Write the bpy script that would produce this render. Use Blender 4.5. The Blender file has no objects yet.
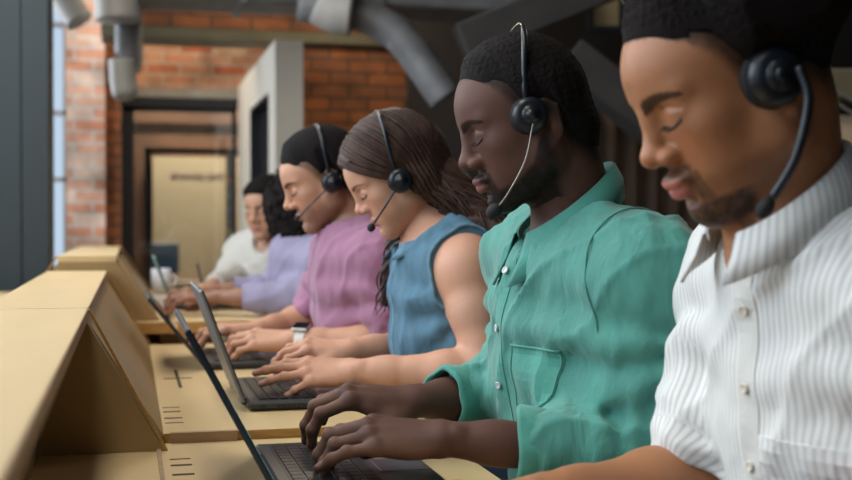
import bpy, math, random
import numpy as np
from mathutils import Vector, Matrix, Euler
from mathutils.bvhtree import BVHTree
random.seed(7); rng = np.random.default_rng(7)
S = bpy.context.scene; COL = S.collection
R = math.radians
F32 = np.float32

# ------------------------------------------------------------------ materials
def mat(name, color=(.5,.5,.5), rough=.6, metal=0., bump=None, var=None, attr=False, coat=0., sss=0., sheen=0., emit=None, spec=.5):
    m = bpy.data.materials.new(name); m.use_nodes = True
    nt = m.node_tree; N = nt.nodes; L = nt.links; b = N['Principled BSDF']
    b.inputs['Base Color'].default_value = (*color, 1); b.inputs['Roughness'].default_value = rough
    b.inputs['Metallic'].default_value = metal; b.inputs['Specular IOR Level'].default_value = spec
    if coat: b.inputs['Coat Weight'].default_value = coat
    if sheen: b.inputs['Sheen Weight'].default_value = sheen
    if sss:
        b.inputs['Subsurface Weight'].default_value = sss
        b.inputs['Subsurface Radius'].default_value = (1, .35, .2); b.inputs['Subsurface Scale'].default_value = .006
    if emit:
        b.inputs['Emission Color'].default_value = (*emit[0], 1); b.inputs['Emission Strength'].default_value = emit[1]
    tc = N.new('ShaderNodeTexCoord')
    src = None
    if attr:
        a = N.new('ShaderNodeAttribute'); a.attribute_name = 'Col'; src = a.outputs['Color']
    if var:   # (scale, low mult, high mult, stretch xyz)
        mp = N.new('ShaderNodeMapping'); mp.inputs['Scale'].default_value = var[3] if len(var) > 3 else (1,1,1)
        n = N.new('ShaderNodeTexNoise'); n.inputs['Scale'].default_value = var[0]; n.inputs['Detail'].default_value = 6
        L.new(tc.outputs['Object'], mp.inputs['Vector']); L.new(mp.outputs['Vector'], n.inputs['Vector'])
        r = N.new('ShaderNodeMapRange'); r.inputs['From Min'].default_value = .3; r.inputs['From Max'].default_value = .7
        r.inputs['To Min'].default_value = var[1]; r.inputs['To Max'].default_value = var[2]
        L.new(n.outputs['Fac'], r.inputs['Value'])
        mx = N.new('ShaderNodeVectorMath'); mx.operation = 'SCALE'
        if src: L.new(src, mx.inputs[0])
        else: mx.inputs[0].default_value = color
        L.new(r.outputs['Result'], mx.inputs['Scale']); src = mx.outputs['Vector']
    if src: L.new(src, b.inputs['Base Color'])
    if bump:  # (scale, strength, distance, stretch)
        mp = N.new('ShaderNodeMapping'); mp.inputs['Scale'].default_value = bump[3] if len(bump) > 3 else (1,1,1)
        n = N.new('ShaderNodeTexNoise'); n.inputs['Scale'].default_value = bump[0]; n.inputs['Detail'].default_value = 8
        n.inputs['Distortion'].default_value = .4
        L.new(tc.outputs['Object'], mp.inputs['Vector']); L.new(mp.outputs['Vector'], n.inputs['Vector'])
        bp = N.new('ShaderNodeBump'); bp.inputs['Strength'].default_value = bump[1]; bp.inputs['Distance'].default_value = bump[2]
        L.new(n.outputs['Fac'], bp.inputs['Height']); L.new(bp.outputs['Normal'], b.inputs['Normal'])
    return m

def brick_mat(name, axis, c1, c2, mortar, gain=1.):
    m = bpy.data.materials.new(name); m.use_nodes = True
    nt = m.node_tree; N = nt.nodes; L = nt.links; b = N['Principled BSDF']
    tc = N.new('ShaderNodeTexCoord'); sx = N.new('ShaderNodeSeparateXYZ'); cx = N.new('ShaderNodeCombineXYZ')
    L.new(tc.outputs['Object'], sx.inputs[0]); L.new(sx.outputs[axis], cx.inputs['X']); L.new(sx.outputs['Z'], cx.inputs['Y'])
    t = N.new('ShaderNodeTexBrick'); L.new(cx.outputs[0], t.inputs['Vector'])
    t.inputs['Scale'].default_value = 1; t.inputs['Brick Width'].default_value = .23; t.inputs['Row Height'].default_value = .076
    t.inputs['Mortar Size'].default_value = .007; t.inputs['Mortar Smooth'].default_value = .3; t.inputs['Bias'].default_value = -.1
    t.inputs['Color1'].default_value = (*c1, 1); t.inputs['Color2'].default_value = (*c2, 1); t.inputs['Mortar'].default_value = (*mortar, 1)
    n = N.new('ShaderNodeTexNoise'); n.inputs['Scale'].default_value = 5; n.inputs['Detail'].default_value = 5
    L.new(tc.outputs['Object'], n.inputs['Vector'])
    r = N.new('ShaderNodeMapRange'); r.inputs['From Min'].default_value = .3; r.inputs['From Max'].default_value = .7
    r.inputs['To Min'].default_value = .5 * gain; r.inputs['To Max'].default_value = 1.45 * gain
    L.new(n.outputs['Fac'], r.inputs['Value'])
    mx = N.new('ShaderNodeVectorMath'); mx.operation = 'SCALE'
    L.new(t.outputs['Color'], mx.inputs[0]); L.new(r.outputs['Result'], mx.inputs['Scale']); L.new(mx.outputs['Vector'], b.inputs['Base Color'])
    b.inputs['Roughness'].default_value = .85
    bp = N.new('ShaderNodeBump'); bp.inputs['Strength'].default_value = .6; bp.inputs['Distance'].default_value = .01; bp.invert = True
    L.new(t.outputs['Fac'], bp.inputs['Height']); L.new(bp.outputs['Normal'], b.inputs['Normal'])
    return m

def glass_mat(name, tint=(.9,.95,.97), refl=.1):
    m = bpy.data.materials.new(name); m.use_nodes = True
    nt = m.node_tree; N = nt.nodes; L = nt.links; N.remove(N['Principled BSDF'])
    t = N.new('ShaderNodeBsdfTransparent'); t.inputs['Color'].default_value = (*tint, 1)
    g = N.new('ShaderNodeBsdfGlossy'); g.inputs['Roughness'].default_value = .03
    x = N.new('ShaderNodeMixShader'); x.inputs[0].default_value = refl
    L.new(t.outputs[0], x.inputs[1]); L.new(g.outputs[0], x.inputs[2]); L.new(x.outputs[0], N['Material Output'].inputs[0])
    return m

# ------------------------------------------------------------------ mesh helpers
def link(o, parent=None):
    COL.objects.link(o)
    if parent: o.parent = parent
    return o
def empty(name, loc=(0,0,0), rz=0, parent=None):
    o = bpy.data.objects.new(name, None); o.location = loc; o.rotation_euler = (0,0,rz); o.empty_display_size = .1
    return link(o, parent)
def tag(o, label, cat, group=None):
    o['label'] = label; o['category'] = cat
    if group: o['group'] = group
    return o
class MB:
    def __init__(s): s.v = []; s.f = []
    def add(s, vs, fs):
        n = len(s.v); s.v += [tuple(v) for v in vs]; s.f += [tuple(i+n for i in f) for f in fs]
    def box(s, lo, hi, M=None, bev=0.):
        c = [(lo[i]+hi[i])/2 for i in range(3)]; e = [(hi[i]-lo[i])/2 for i in range(3)]
        if bev <= 0:
            vs = [Vector((c[0]+sx*e[0], c[1]+sy*e[1], c[2]+sz*e[2])) for sz in (-1,1) for sy in (-1,1) for sx in (-1,1)]
            fs = [(0,2,3,1),(4,5,7,6),(0,1,5,4),(2,6,7,3),(0,4,6,2),(1,3,7,5)]
        else:
            bm = bmesh_box(c, e, bev); vs, fs = bm
        if M is not None: vs = [M @ Vector(v) for v in vs]
        s.add(vs, fs)
    def tube(s, pts, r, n=8, cap=True):
        pts = [Vector(p) for p in pts]; rs = r if isinstance(r, (list, tuple)) else [r]*len(pts)
        vs = []; up = None
        for i, p in enumerate(pts):
            t = (pts[min(i+1, len(pts)-1)] - pts[max(i-1, 0)]).normalized()
            if up is None: up = t.orthogonal().normalized()
            up = (up - t*up.dot(t)); up = up.normalized() if up.length > 1e-6 else t.orthogonal().normalized()
            w = t.cross(up)
            for k in range(n):
                a = 2*math.pi*k/n; vs.append(p + rs[i]*(math.cos(a)*up + math.sin(a)*w))
        fs = [(i*n+k, i*n+(k+1)%n, (i+1)*n+(k+1)%n, (i+1)*n+k) for i in range(len(pts)-1) for k in range(n)]
        if cap: fs += [tuple(range(n-1,-1,-1)), tuple((len(pts)-1)*n+k for k in range(n))]
        s.add(vs, fs)
    def lathe(s, prof, M=None, n=24):   # prof: (r, z) along local z
        vs = [Vector((r*math.cos(2*math.pi*k/n), r*math.sin(2*math.pi*k/n), z)) for r, z in prof for k in range(n)]
        if M is not None: vs = [M @ v for v in vs]
        m = len(prof)
        fs = [(i*n+k, i*n+(k+1)%n, (i+1)*n+(k+1)%n, (i+1)*n+k) for i in range(m-1) for k in range(n)]
        fs += [tuple(range(n-1,-1,-1)), tuple((m-1)*n+k for k in range(n))]
        s.add(vs, fs)
    def prism(s, poly, axis, a, b):     # poly in the two other axes
        def P(u, v, w): return {0:(w,u,v), 1:(u,w,v), 2:(u,v,w)}[axis]
        n = len(poly); vs = [P(u,v,a) for u,v in poly] + [P(u,v,b) for u,v in poly]
        s.add(vs, [tuple(range(n-1,-1,-1)), tuple(range(n,2*n))] + [(i,(i+1)%n,n+(i+1)%n,n+i) for i in range(n)])
    def grid(s, P, thick=None):         # P[i][j] vectors; closed slab when thick (a list of offset vectors)
        a = len(P); b = len(P[0]); vs = [p for row in P for p in row]
        fs = [(i*b+j, i*b+j+1, (i+1)*b+j+1, (i+1)*b+j) for i in range(a-1) for j in range(b-1)]
        if thick is not None:
            n = len(vs); vs = vs + [Vector(v)+Vector(o) for v, o in zip(vs, [o for row in thick for o in row])]
            fs = fs + [tuple(n+i for i in reversed(f)) for f in fs]
            ring = [j for j in range(b)] + [i*b+b-1 for i in range(1,a)] + [(a-1)*b+j for j in range(b-2,-1,-1)] + [i*b for i in range(a-2,0,-1)]
            for q in range(len(ring)):
                x, y = ring[q], ring[(q+1) % len(ring)]; fs.append((y, x, x+n, y+n))
        s.add(vs, fs)
    def build(s, name, m, parent=None, smooth=False, bevel=0., fix=True):
        me = bpy.data.meshes.new(name); me.from_pydata([tuple(v) for v in s.v], [], s.f)
        if fix:
            import bmesh
            bm = bmesh.new(); bm.from_mesh(me); bmesh.ops.recalc_face_normals(bm, faces=bm.faces); bm.to_mesh(me); bm.free()
        if smooth: me.shade_smooth()
        if m: me.materials.append(m)
        o = bpy.data.objects.new(name, me)
        if bevel:
            md = o.modifiers.new('bevel', 'BEVEL'); md.width = bevel; md.segments = 2; md.limit_method = 'ANGLE'
        return link(o, parent)
def bmesh_box(c, e, b):
    vs = []; 
    for sz in (-1,1):
        for sy in (-1,1):
            for sx in (-1,1):
                vs += [(c[0]+sx*(e[0]-b), c[1]+sy*(e[1]-b), c[2]+sz*e[2]), (c[0]+sx*(e[0]-b), c[1]+sy*e[1], c[2]+sz*(e[2]-b)), (c[0]+sx*e[0], c[1]+sy*(e[1]-b), c[2]+sz*(e[2]-b))]
    import bmesh
    bm = bmesh.new(); [bm.verts.new(v) for v in vs]; bmesh.ops.convex_hull(bm, input=bm.verts)
    bm.verts.index_update(); out = ([v.co.copy() for v in bm.verts], [tuple(v.index for v in f.verts) for f in bm.faces]); bm.free()
    return out
def struct(o): o['kind'] = 'structure'; return o

# ------------------------------------------------------------------ implicit volumes
def v3(a): return np.array(a, dtype=np.float64)
def unit(a): a = v3(a); return a/np.linalg.norm(a)
def smin(a, b, k):
    if k <= 0: return np.minimum(a, b)
    h = np.maximum(k-np.abs(a-b), 0)/k
    return np.minimum(a, b)-h*h*(k*.25)
class Vol:
    def __init__(s, lo, hi, h):
        s.lo = v3(lo); s.h = h; n = np.ceil((v3(hi)-s.lo)/h).astype(int)+1; s.n = n
        s.ax = [(s.lo[i]+h*np.arange(n[i])).astype(F32) for i in range(3)]
        s.D = np.full(tuple(n), .5, F32)
    def blk(s, lo, hi):
        sl = []
        for i in range(3):
            a = int(max(0, math.floor((lo[i]-s.lo[i])/s.h))); b = int(min(s.n[i], math.ceil((hi[i]-s.lo[i])/s.h)+1))
            if b <= a: return None
            sl.append(slice(a, b))
        return tuple(sl), s.ax[0][sl[0]][:,None,None], s.ax[1][sl[1]][None,:,None], s.ax[2][sl[2]][None,None,:]
    def apply(s, sl, d, k, op):
        if op == 'u': s.D[sl] = smin(s.D[sl], d, k)
        elif op == 's': s.D[sl] = -smin(-s.D[sl], d, k)
        elif op == 'i': s.D[sl] = -smin(-s.D[sl], -d, k)
    def ell(s, c, r, k=.01, op='u', rot=None, exact=False):
        c = v3(c); m = max(r)+k+4*s.h
        B = s.blk(c-m, c+m)
        if B is None: return
        sl, X, Y, Z = B
        X = X-F32(c[0]); Y = Y-F32(c[1]); Z = Z-F32(c[2])
        if rot is not None:
            Q = np.array(rot, dtype=F32)      # columns = local axes
            X, Y, Z = (Q[0,0]*X+Q[1,0]*Y+Q[2,0]*Z), (Q[0,1]*X+Q[1,1]*Y+Q[2,1]*Z), (Q[0,2]*X+Q[1,2]*Y+Q[2,2]*Z)
        a, b, g = [F32(q) for q in r]
        k0 = np.sqrt((X/a)**2+(Y/b)**2+(Z/g)**2); k1 = np.sqrt((X/(a*a))**2+(Y/(b*b))**2+(Z/(g*g))**2)+F32(1e-6)
        s.apply(sl, k0*(k0-1)/k1, F32(k), op)
    def conef(s, a, b, ra, rb, m):
        a = v3(a); b = v3(b); r = max(ra, rb)+m
        B = s.blk(np.minimum(a, b)-r, np.maximum(a, b)+r)
        if B is None: return None
        sl, X, Y, Z = B
        d = b-a; L2 = float(d@d)+1e-12
        X = X-F32(a[0]); Y = Y-F32(a[1]); Z = Z-F32(a[2])
        t = np.clip((X*F32(d[0])+Y*F32(d[1])+Z*F32(d[2]))/F32(L2), 0, 1)
        q = np.sqrt((X-t*F32(d[0]))**2+(Y-t*F32(d[1]))**2+(Z-t*F32(d[2]))**2)-(F32(ra)+t*F32(rb-ra))
        return sl, q
    def cone(s, a, b, ra, rb, k=.01, op='u'):
        r = s.conef(a, b, ra, rb, k+4*s.h)
        if r: s.apply(r[0], r[1], F32(k), op)
    def pts(s):
        return s.ax[0][:,None,None], s.ax[1][None,:,None], s.ax[2][None,None,:]
    def mesh(s):
        D = s.D; S0 = D < 0; n = s.n
        cnt = np.zeros(tuple(n-1), np.uint8)
        for i in (0,1):
            for j in (0,1):
                for k in (0,1): cnt += S0[i:n[0]-1+i, j:n[1]-1+j, k:n[2]-1+k]
        act = np.argwhere((cnt > 0) & (cnt < 8)); idx = np.full(tuple(n-1), -1, np.int64)
        idx[act[:,0], act[:,1], act[:,2]] = np.arange(len(act))
        acc = np.zeros((len(act), 3)); num = np.zeros(len(act))
        cs = [(i,j,k) for i in (0,1) for j in (0,1) for k in (0,1)]
        dv = {c: D[act[:,0]+c[0], act[:,1]+c[1], act[:,2]+c[2]].astype(np.float64) for c in cs}
        for c in cs:
            for ax in range(3):
                if c[ax]: continue
                e = list(c); e[ax] = 1; e = tuple(e); a = dv[c]; b = dv[e]
                m = (a < 0) != (b < 0); t = np.where(m, a/np.where(m, a-b, 1), 0)
                p = np.tile(v3(c), (len(act), 1)); p[:,ax] = t
                acc[m] += p[m]; num[m] += 1
        V = s.lo+s.h*(act+acc/num[:,None])
        Fs = []
        for ax in range(3):
            u, w = (ax+1) % 3, (ax+2) % 3
            a0 = [slice(1, n[i]-1) for i in range(3)]; a0[ax] = slice(0, n[ax]-1)
            a1 = list(a0); a1[ax] = slice(1, n[ax])
            x0 = S0[tuple(a0)]; x1 = S0[tuple(a1)]
            e = np.argwhere(x0 != x1)
            if not len(e): continue
            flip = x0[e[:,0], e[:,1], e[:,2]]
            off = np.ones(3, int); off[ax] = 0; e = e+off
            def cell(du, dw):
                q = e.copy(); q[:,u] -= du; q[:,w] -= dw; return idx[q[:,0], q[:,1], q[:,2]]
            q = np.stack([cell(1,1), cell(0,1), cell(0,0), cell(1,0)], 1)
            q[~flip] = q[~flip][:, ::-1]
            Fs.append(q[(q >= 0).all(1)])
        return V, np.concatenate(Fs)

def np_obj(name, parts, m, parent=None, attrs=None):
    """parts: list of (V, F, C) joined into one mesh; C may be None"""
    Vs, Fs, Cs, n = [], [], [], 0
    for V, Fq, C in parts:
        Vs.append(V); Fs.append(Fq+n); Cs.append(C if C is not None else np.full((len(V), 3), .5)); n += len(V)
    V = np.concatenate(Vs).astype(F32); Fq = np.concatenate(Fs).astype(np.int32); C = np.concatenate(Cs)
    me = bpy.data.meshes.new(name); me.vertices.add(len(V)); me.vertices.foreach_set('co', V.ravel())
    me.loops.add(Fq.size); me.loops.foreach_set('vertex_index', Fq.ravel())
    me.polygons.add(len(Fq)); me.polygons.foreach_set('loop_start', np.arange(0, Fq.size, 4, dtype=np.int32))
    me.update(calc_edges=True); me.validate()
    me.shade_smooth()
    if len(me.vertices) == len(V):
        a = me.attributes.new('Col', 'FLOAT_COLOR', 'POINT')
        a.data.foreach_set('color', np.concatenate([C, np.ones((len(C), 1))], 1).astype(F32).ravel())
        for k, arr in (attrs or {}).items():
            b = me.attributes.new(k, 'FLOAT', 'POINT'); b.data.foreach_set('value', np.asarray(arr, F32))
    me.materials.append(m)
    o = bpy.data.objects.new(name, me)
    return link(o, parent)
def sn(P, f, seed=0):       # cheap smooth noise from warped sines, about -1..1
    x, y, z = P[...,0]*f, P[...,1]*f, P[...,2]*f; s = seed*1.7
    a = np.sin(x+1.3*np.sin(y*.9+s)+s)+np.sin(y*1.1+1.2*np.sin(z*1.3+s*2)+s*.5)+np.sin(z*.9+1.4*np.sin(x*1.2+s*.3)+s*1.1)
    b = np.sin(2.1*x+1.1*np.sin(2.3*z+s))*np.sin(1.9*y+s+np.sin(2*x))
    return (a/3+.5*b)/1.2
def sstep(a, b, x):
    t = np.clip((x-a)/(b-a), 0, 1); return t*t*(3-2*t)
def mixc(C, col, m):
    return C*(1-m[:,None])+v3(col)*m[:,None]

# ------------------------------------------------------------------ camera
cam = bpy.data.cameras.new('camera'); cam.lens = 50; cam.sensor_width = 36; cam.clip_start = .05
co = bpy.data.objects.new('camera', cam); co.location = (0,0,1.07); co.rotation_euler = (R(90-.726), 0, R(-14.04)); COL.objects.link(co)
S.camera = co
cam.dof.use_dof = True; cam.dof.focus_distance = 1.72; cam.dof.aperture_fstop = 4.2

# ------------------------------------------------------------------ room
M_FLOOR = mat('floor concrete', (.16,.14,.12), .5, var=(3,.7,1.2), bump=(30,.1,.01))
M_CEIL = mat('dark ceiling', (.022,.019,.017), .9, var=(2,.6,1.2))
M_WHITE = mat('white plaster', (.63,.58,.49), .7, var=(2,.95,1.03))
M_BEIGE = mat('beige board', (.42,.33,.21), .7, var=(1.5,.92,1.06))
M_TEAL = mat('slate grey paint', (.030,.044,.049), .5, var=(1.5,.9,1.08,(1,1,.2)), bump=(40,.08,.004))
M_BLACK = mat('black steel', (.012,.014,.019), .45)
M_DARKW = mat('dark plaster', (.028,.023,.021), .9, var=(1.2,.6,1.3))
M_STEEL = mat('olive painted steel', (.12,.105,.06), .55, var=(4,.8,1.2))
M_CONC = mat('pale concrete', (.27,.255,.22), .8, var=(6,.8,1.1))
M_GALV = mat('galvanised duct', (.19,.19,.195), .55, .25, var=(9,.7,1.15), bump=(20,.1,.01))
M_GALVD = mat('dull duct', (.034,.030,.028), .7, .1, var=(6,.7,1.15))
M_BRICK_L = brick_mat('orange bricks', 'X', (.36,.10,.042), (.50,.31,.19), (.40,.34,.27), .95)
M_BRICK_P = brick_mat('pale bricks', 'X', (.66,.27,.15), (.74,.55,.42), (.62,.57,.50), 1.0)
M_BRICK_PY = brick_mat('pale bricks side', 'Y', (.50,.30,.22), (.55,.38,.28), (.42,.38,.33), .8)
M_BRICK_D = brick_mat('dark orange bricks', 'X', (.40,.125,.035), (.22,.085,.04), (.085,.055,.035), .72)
M_BRICK_Y = brick_mat('wall bricks', 'Y', (.30,.11,.06), (.26,.14,.10), (.15,.12,.09), .9)
M_GLASS = glass_mat('window glass', (.93,.96,.98), .06)
M_GLASS2 = glass_mat('partition glass', (.82,.86,.88), .08)

def sbox(name, lo, hi, m, bevel=0):
    b = MB(); b.box(lo, hi); return struct(b.build(name, m, bevel=bevel))
XL, XR, YB, YF, ZC = -1.45, 5.2, -2.2, 11.2, 3.1
sbox('floor', (XL-.2,YB-.2,-.1), (XR+.2,YF+.2,0), M_FLOOR)
b = MB(); b.box((XL-.2,YB-.2,ZC), (XR+.2,8.2,ZC+.1)); b.box((-.394,8.2,ZC), (XR+.2,YF+.2,ZC+.1)); struct(b.build('ceiling', M_CEIL))
sbox('wall_right', (XR,YB,0), (XR+.15,YF,ZC), M_DARKW)
sbox('wall_back', (XL,YB-.15,0), (XR,YB,ZC), M_DARKW)
# left wall with three windows
wy = [(-1.7,.3), (.6,2.6), (2.9,4.75), (5.9,7.7)]
b = MB(); edges = [YB]+[e for w in wy for e in w]+[8.1]
for i in range(0, len(edges), 2): b.box((XL-.2,edges[i],0), (XL,edges[i+1],ZC))
for w in wy: b.box((XL-.2,w[0],0), (XL,w[1],.75)); b.box((XL-.2,w[0],2.85), (XL,w[1],ZC))
struct(b.build('wall_left', M_BRICK_Y))
for i, w in enumerate(wy):
    fr = MB()
    for y in (w[0], (w[0]+w[1])/2-.02, w[1]-.04): fr.box((XL-.12,y,.75), (XL-.07,y+.04,2.85))
    for z in (.75, 1.75, 2.81): fr.box((XL-.12,w[0],z), (XL-.07,w[1],z+.04))
    fo = struct(fr.build('window_%d' % (i+1), M_BLACK))
    g = MB(); g.box((XL-.1,w[0],.75), (XL-.094,w[1],2.85)); g.build('pane', M_GLASS, fo)
# slate column beside the desks
c = MB(); c.box((-.72,5.2,0), (-.44,5.55,ZC)); c.box((-.435,5.2,0), (-.330,5.55,ZC)); c.box((-.44,5.21,0), (-.435,5.54,ZC))
struct(c.build('wall_column', M_TEAL, bevel=.006))
# far wall on the left: tall window, pale brick pier
WF = 7.9
sbox('wall_far_left', (XL,WF,0), (-1.0,WF+.3,ZC), M_BRICK_P)
f = MB()
for x in (-1.0, -.735, -.418): f.box((x,WF+.1,0), (x+.025,WF+.15,ZC))
for z in (0, 1.35, 1.78, 2.35, 3.0): f.box((-1.0,WF+.1,z), (-.392,WF+.15,z+.03))
fo = struct(f.build('window_5', mat('grey window bars', (.3,.27,.24), .6)))
g = MB(); g.box((-1.0,WF+.12,0), (-.39,WF+.126,ZC)); g.build('pane', M_GLASS, fo)
sbox('wall_far_pier', (-.392,WF,0), (-.155,WF+.35,ZC), M_BRICK_P)
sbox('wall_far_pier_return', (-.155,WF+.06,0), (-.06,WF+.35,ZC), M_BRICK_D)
# brick wall above the glass partition, pale beam below it
sbox('wall_far_upper', (-.06,8.5,2.02), (.95,8.75,ZC), M_BRICK_L)
sbox('trim_1', (-.06,8.42,1.955), (.95,8.5,2.02), M_CONC)
sbox('trim_2', (-.06,8.40,1.89), (.95,8.5,1.955), M_BLACK)
# glazed partition in a black steel frame
f = MB()
for x, w in ((-.058,.085), (.70,.03)): f.box((x,8.42,0), (x+w,8.48,1.9))
for z in (1.86,): f.box((-.045,8.42,z), (.73,8.48,z+.05))
fo = struct(f.build('window_6', M_BLACK))
g = MB(); g.box((-.03,8.447,0), (.72,8.453,1.9)); g.build('pane', M_GLASS2, fo)
# meeting room behind the partition
f = MB()
for x, w in ((.105,.045), (.70,.045)): f.box((x,8.95,0), (x+w,9.0,1.64))
f.box((.115,8.95,1.60), (1.3,9.0,1.64))
struct(f.build('door_1', M_BLACK))
sbox('trim_3', (-.1,9.6,1.80), (1.4,9.8,1.88), M_GALV)
sbox('wall_meeting_room', (-.394,8.25,0), (-.370,10.75,ZC), M_DARKW)
sbox('wall_far', (-.37,10.6,0), (XR,10.75,ZC), mat('brown wall', (.10,.045,.022), .8, var=(2,.6,1.3)))
sbox('wall_far_panel', (.19,10.45,0), (1.35,10.55,1.66), M_BEIGE)
# white partition wall with a dark window in it
b = MB()
b.box((.738,6.2,0), (.885,6.50,2.04)); b.box((.738,6.5,0), (.885,7.55,.7)); b.box((.738,6.5,1.80), (.885,7.55,2.04)); b.box((.738,7.55,0), (.885,8.40,2.04))
po = struct(b.build('wall_partition', M_WHITE))
e = MB(); e.box((.7365,6.1995,0), (.8865,6.2,2.041)); 
f = MB(); 
for y in (6.5, 7.53): f.box((.74,y,.7), (.88,y+.02,1.80))
f.box((.74,6.5,1.78), (.88,7.55,1.80)); fo = struct(f.build('window_7', M_BLACK))
g = MB(); g.box((.80,6.52,.7), (.806,7.53,1.78)); g.build('pane', mat('dark tinted glass', (.02,.022,.026), .12), fo)
# nearer brick wall on the right with lintel
LY = 6.95
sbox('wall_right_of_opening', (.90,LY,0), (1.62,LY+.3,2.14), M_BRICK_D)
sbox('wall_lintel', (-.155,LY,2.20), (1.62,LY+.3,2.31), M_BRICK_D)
sbox('wall_lintel_upper', (-.155,LY+.02,2.31), (1.62,LY+.3,ZC), M_DARKW)
sbox('trim_4', (-.155,LY-.03,2.14), (1.62,LY+.3,2.20), M_STEEL)
sbox('wall_dark', (1.62,LY-.1,0), (XR,LY+.3,ZC), M_DARKW)

# ------------------------------------------------------------------ survey helper: a point seen at a pixel, at a given depth in metres
CM = co.rotation_euler.to_matrix()
def pt(px, py, D):
    return Vector((0,0,1.07)) + CM @ Vector(((px-426)/1183.3*D, (240-py)/1183.3*D, -D))

# ------------------------------------------------------------------ ducts and background things
def duct(name, pts, r, m, label, corr=0, band=None, rnd=False):
    b = MB()
    P = [Vector(p) for p in pts]
    Q, rr = [], []
    for i in range(len(P)-1):
        n = max(2, int((P[i+1]-P[i]).length/.012)) if corr else 6
        for k in range(n+(i == len(P)-2)):
            Q.append(P[i].lerp(P[i+1], k/n)); rr.append(r*(1+(corr if len(Q) % 2 else -corr)))
    if rnd:
        d_ = (Q[-1]-Q[-2]).normalized(); e_ = Q[-1]
        for a_ in (20,40,60,78): Q.append(e_+d_*r*.7*math.sin(R(a_))); rr.append(r*math.cos(R(a_)))
    b.tube(Q, rr, 24); o = b.build(name, m, smooth=True)
    if band:
        for t in band:
            c = P[0].lerp(P[-1], t); d = (P[-1]-P[0]).normalized()
            q = MB(); q.tube([c-d*.012, c+d*.012], r*1.07, 24); q.build('clamp', M_GALV, o)
    return tag(o, label, 'duct')
M_FLEX = mat('flexible duct', (.42,.40,.37), .55, .15)
duct('flexible_duct', [pt(118,-60,5.6), pt(117,-20,5.6), pt(119,21,5.6)], .108, M_FLEX, 'ribbed flexible air duct dropping from the ceiling beside the brick pier', .045)
duct('air_pipe', [pt(128,8,5.75), pt(129,60,5.75), pt(126,70,5.75)], .066, M_GALV, 'smooth grey air pipe hanging below the ribbed duct')
duct('duct_nozzle', [pt(122,60,5.6), pt(123,80,5.6), pt(125,92,5.6)], .062, M_FLEX, 'pale rounded duct end in front of the far orange brick wall', rnd=True)
duct('corner_duct', [pt(45,-40,5.9), pt(66,2,5.9), pt(80,22,5.9)], .07, M_FLEX, 'short pale duct at the top of the brick pier beside the slate column')
b = MB(); a0 = pt(138,0,5.6); b.box((a0.x,5.55,2.12), (2.05,5.95,2.42), bev=.01)
for x in (.5, 1.15, 1.8): b.box((x,5.535,2.105), (x+.03,5.965,2.435))
tag(b.build('rectangular_duct', M_GALV), 'long grey rectangular duct running across the room above the lintel', 'duct')
duct('bent_duct', [pt(300,4,5.5), pt(338,10,5.5), pt(368,16,5.5), pt(398,34,5.5), pt(412,50,5.5), pt(436,84,5.5), pt(446,98,5.5)], .082, M_GALV, 'silver round duct bending down across the brick wall behind the seated people', band=None)
duct('fat_duct', [pt(322,2,5.4), pt(336,10,5.4), pt(352,12,5.4)], .11, M_FLEX, 'pale wide duct mouth joining the silver bent duct')
def adopt(parent, names, cat_names):
    for n_, new in zip(names, cat_names):
        o = bpy.data.objects[n_]; o.parent = bpy.data.objects[parent]; o.name = new
        for k in ('label', 'category'): del o[k]
def hanger(parent, p, z1=None):
    b = MB(); b.tube([(p.x,p.y,p.z), (p.x,p.y,ZC)], .006, 8); b.build('hanger_rod', M_BLACK, bpy.data.objects[parent])
adopt('flexible_duct', ['air_pipe', 'duct_nozzle'], ['air_pipe', 'nozzle']); adopt('rectangular_duct', ['bent_duct', 'fat_duct'], ['branch_duct', 'branch_mouth'])
bpy.data.objects['rectangular_duct']['label'] = 'long grey ceiling duct with a silver branch bending down across the brick wall'
bpy.data.objects['flexible_duct']['label'] = 'ribbed flexible duct with a pipe and pale nozzle hanging beside the brick pier'
hanger('flexible_duct', pt(118,-20,5.6)); hanger('rectangular_duct', Vector((.4,5.75,2.42))); hanger('rectangular_duct', Vector((1.6,5.75,2.42))); hanger('corner_duct', pt(50,-30,5.9))
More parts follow.
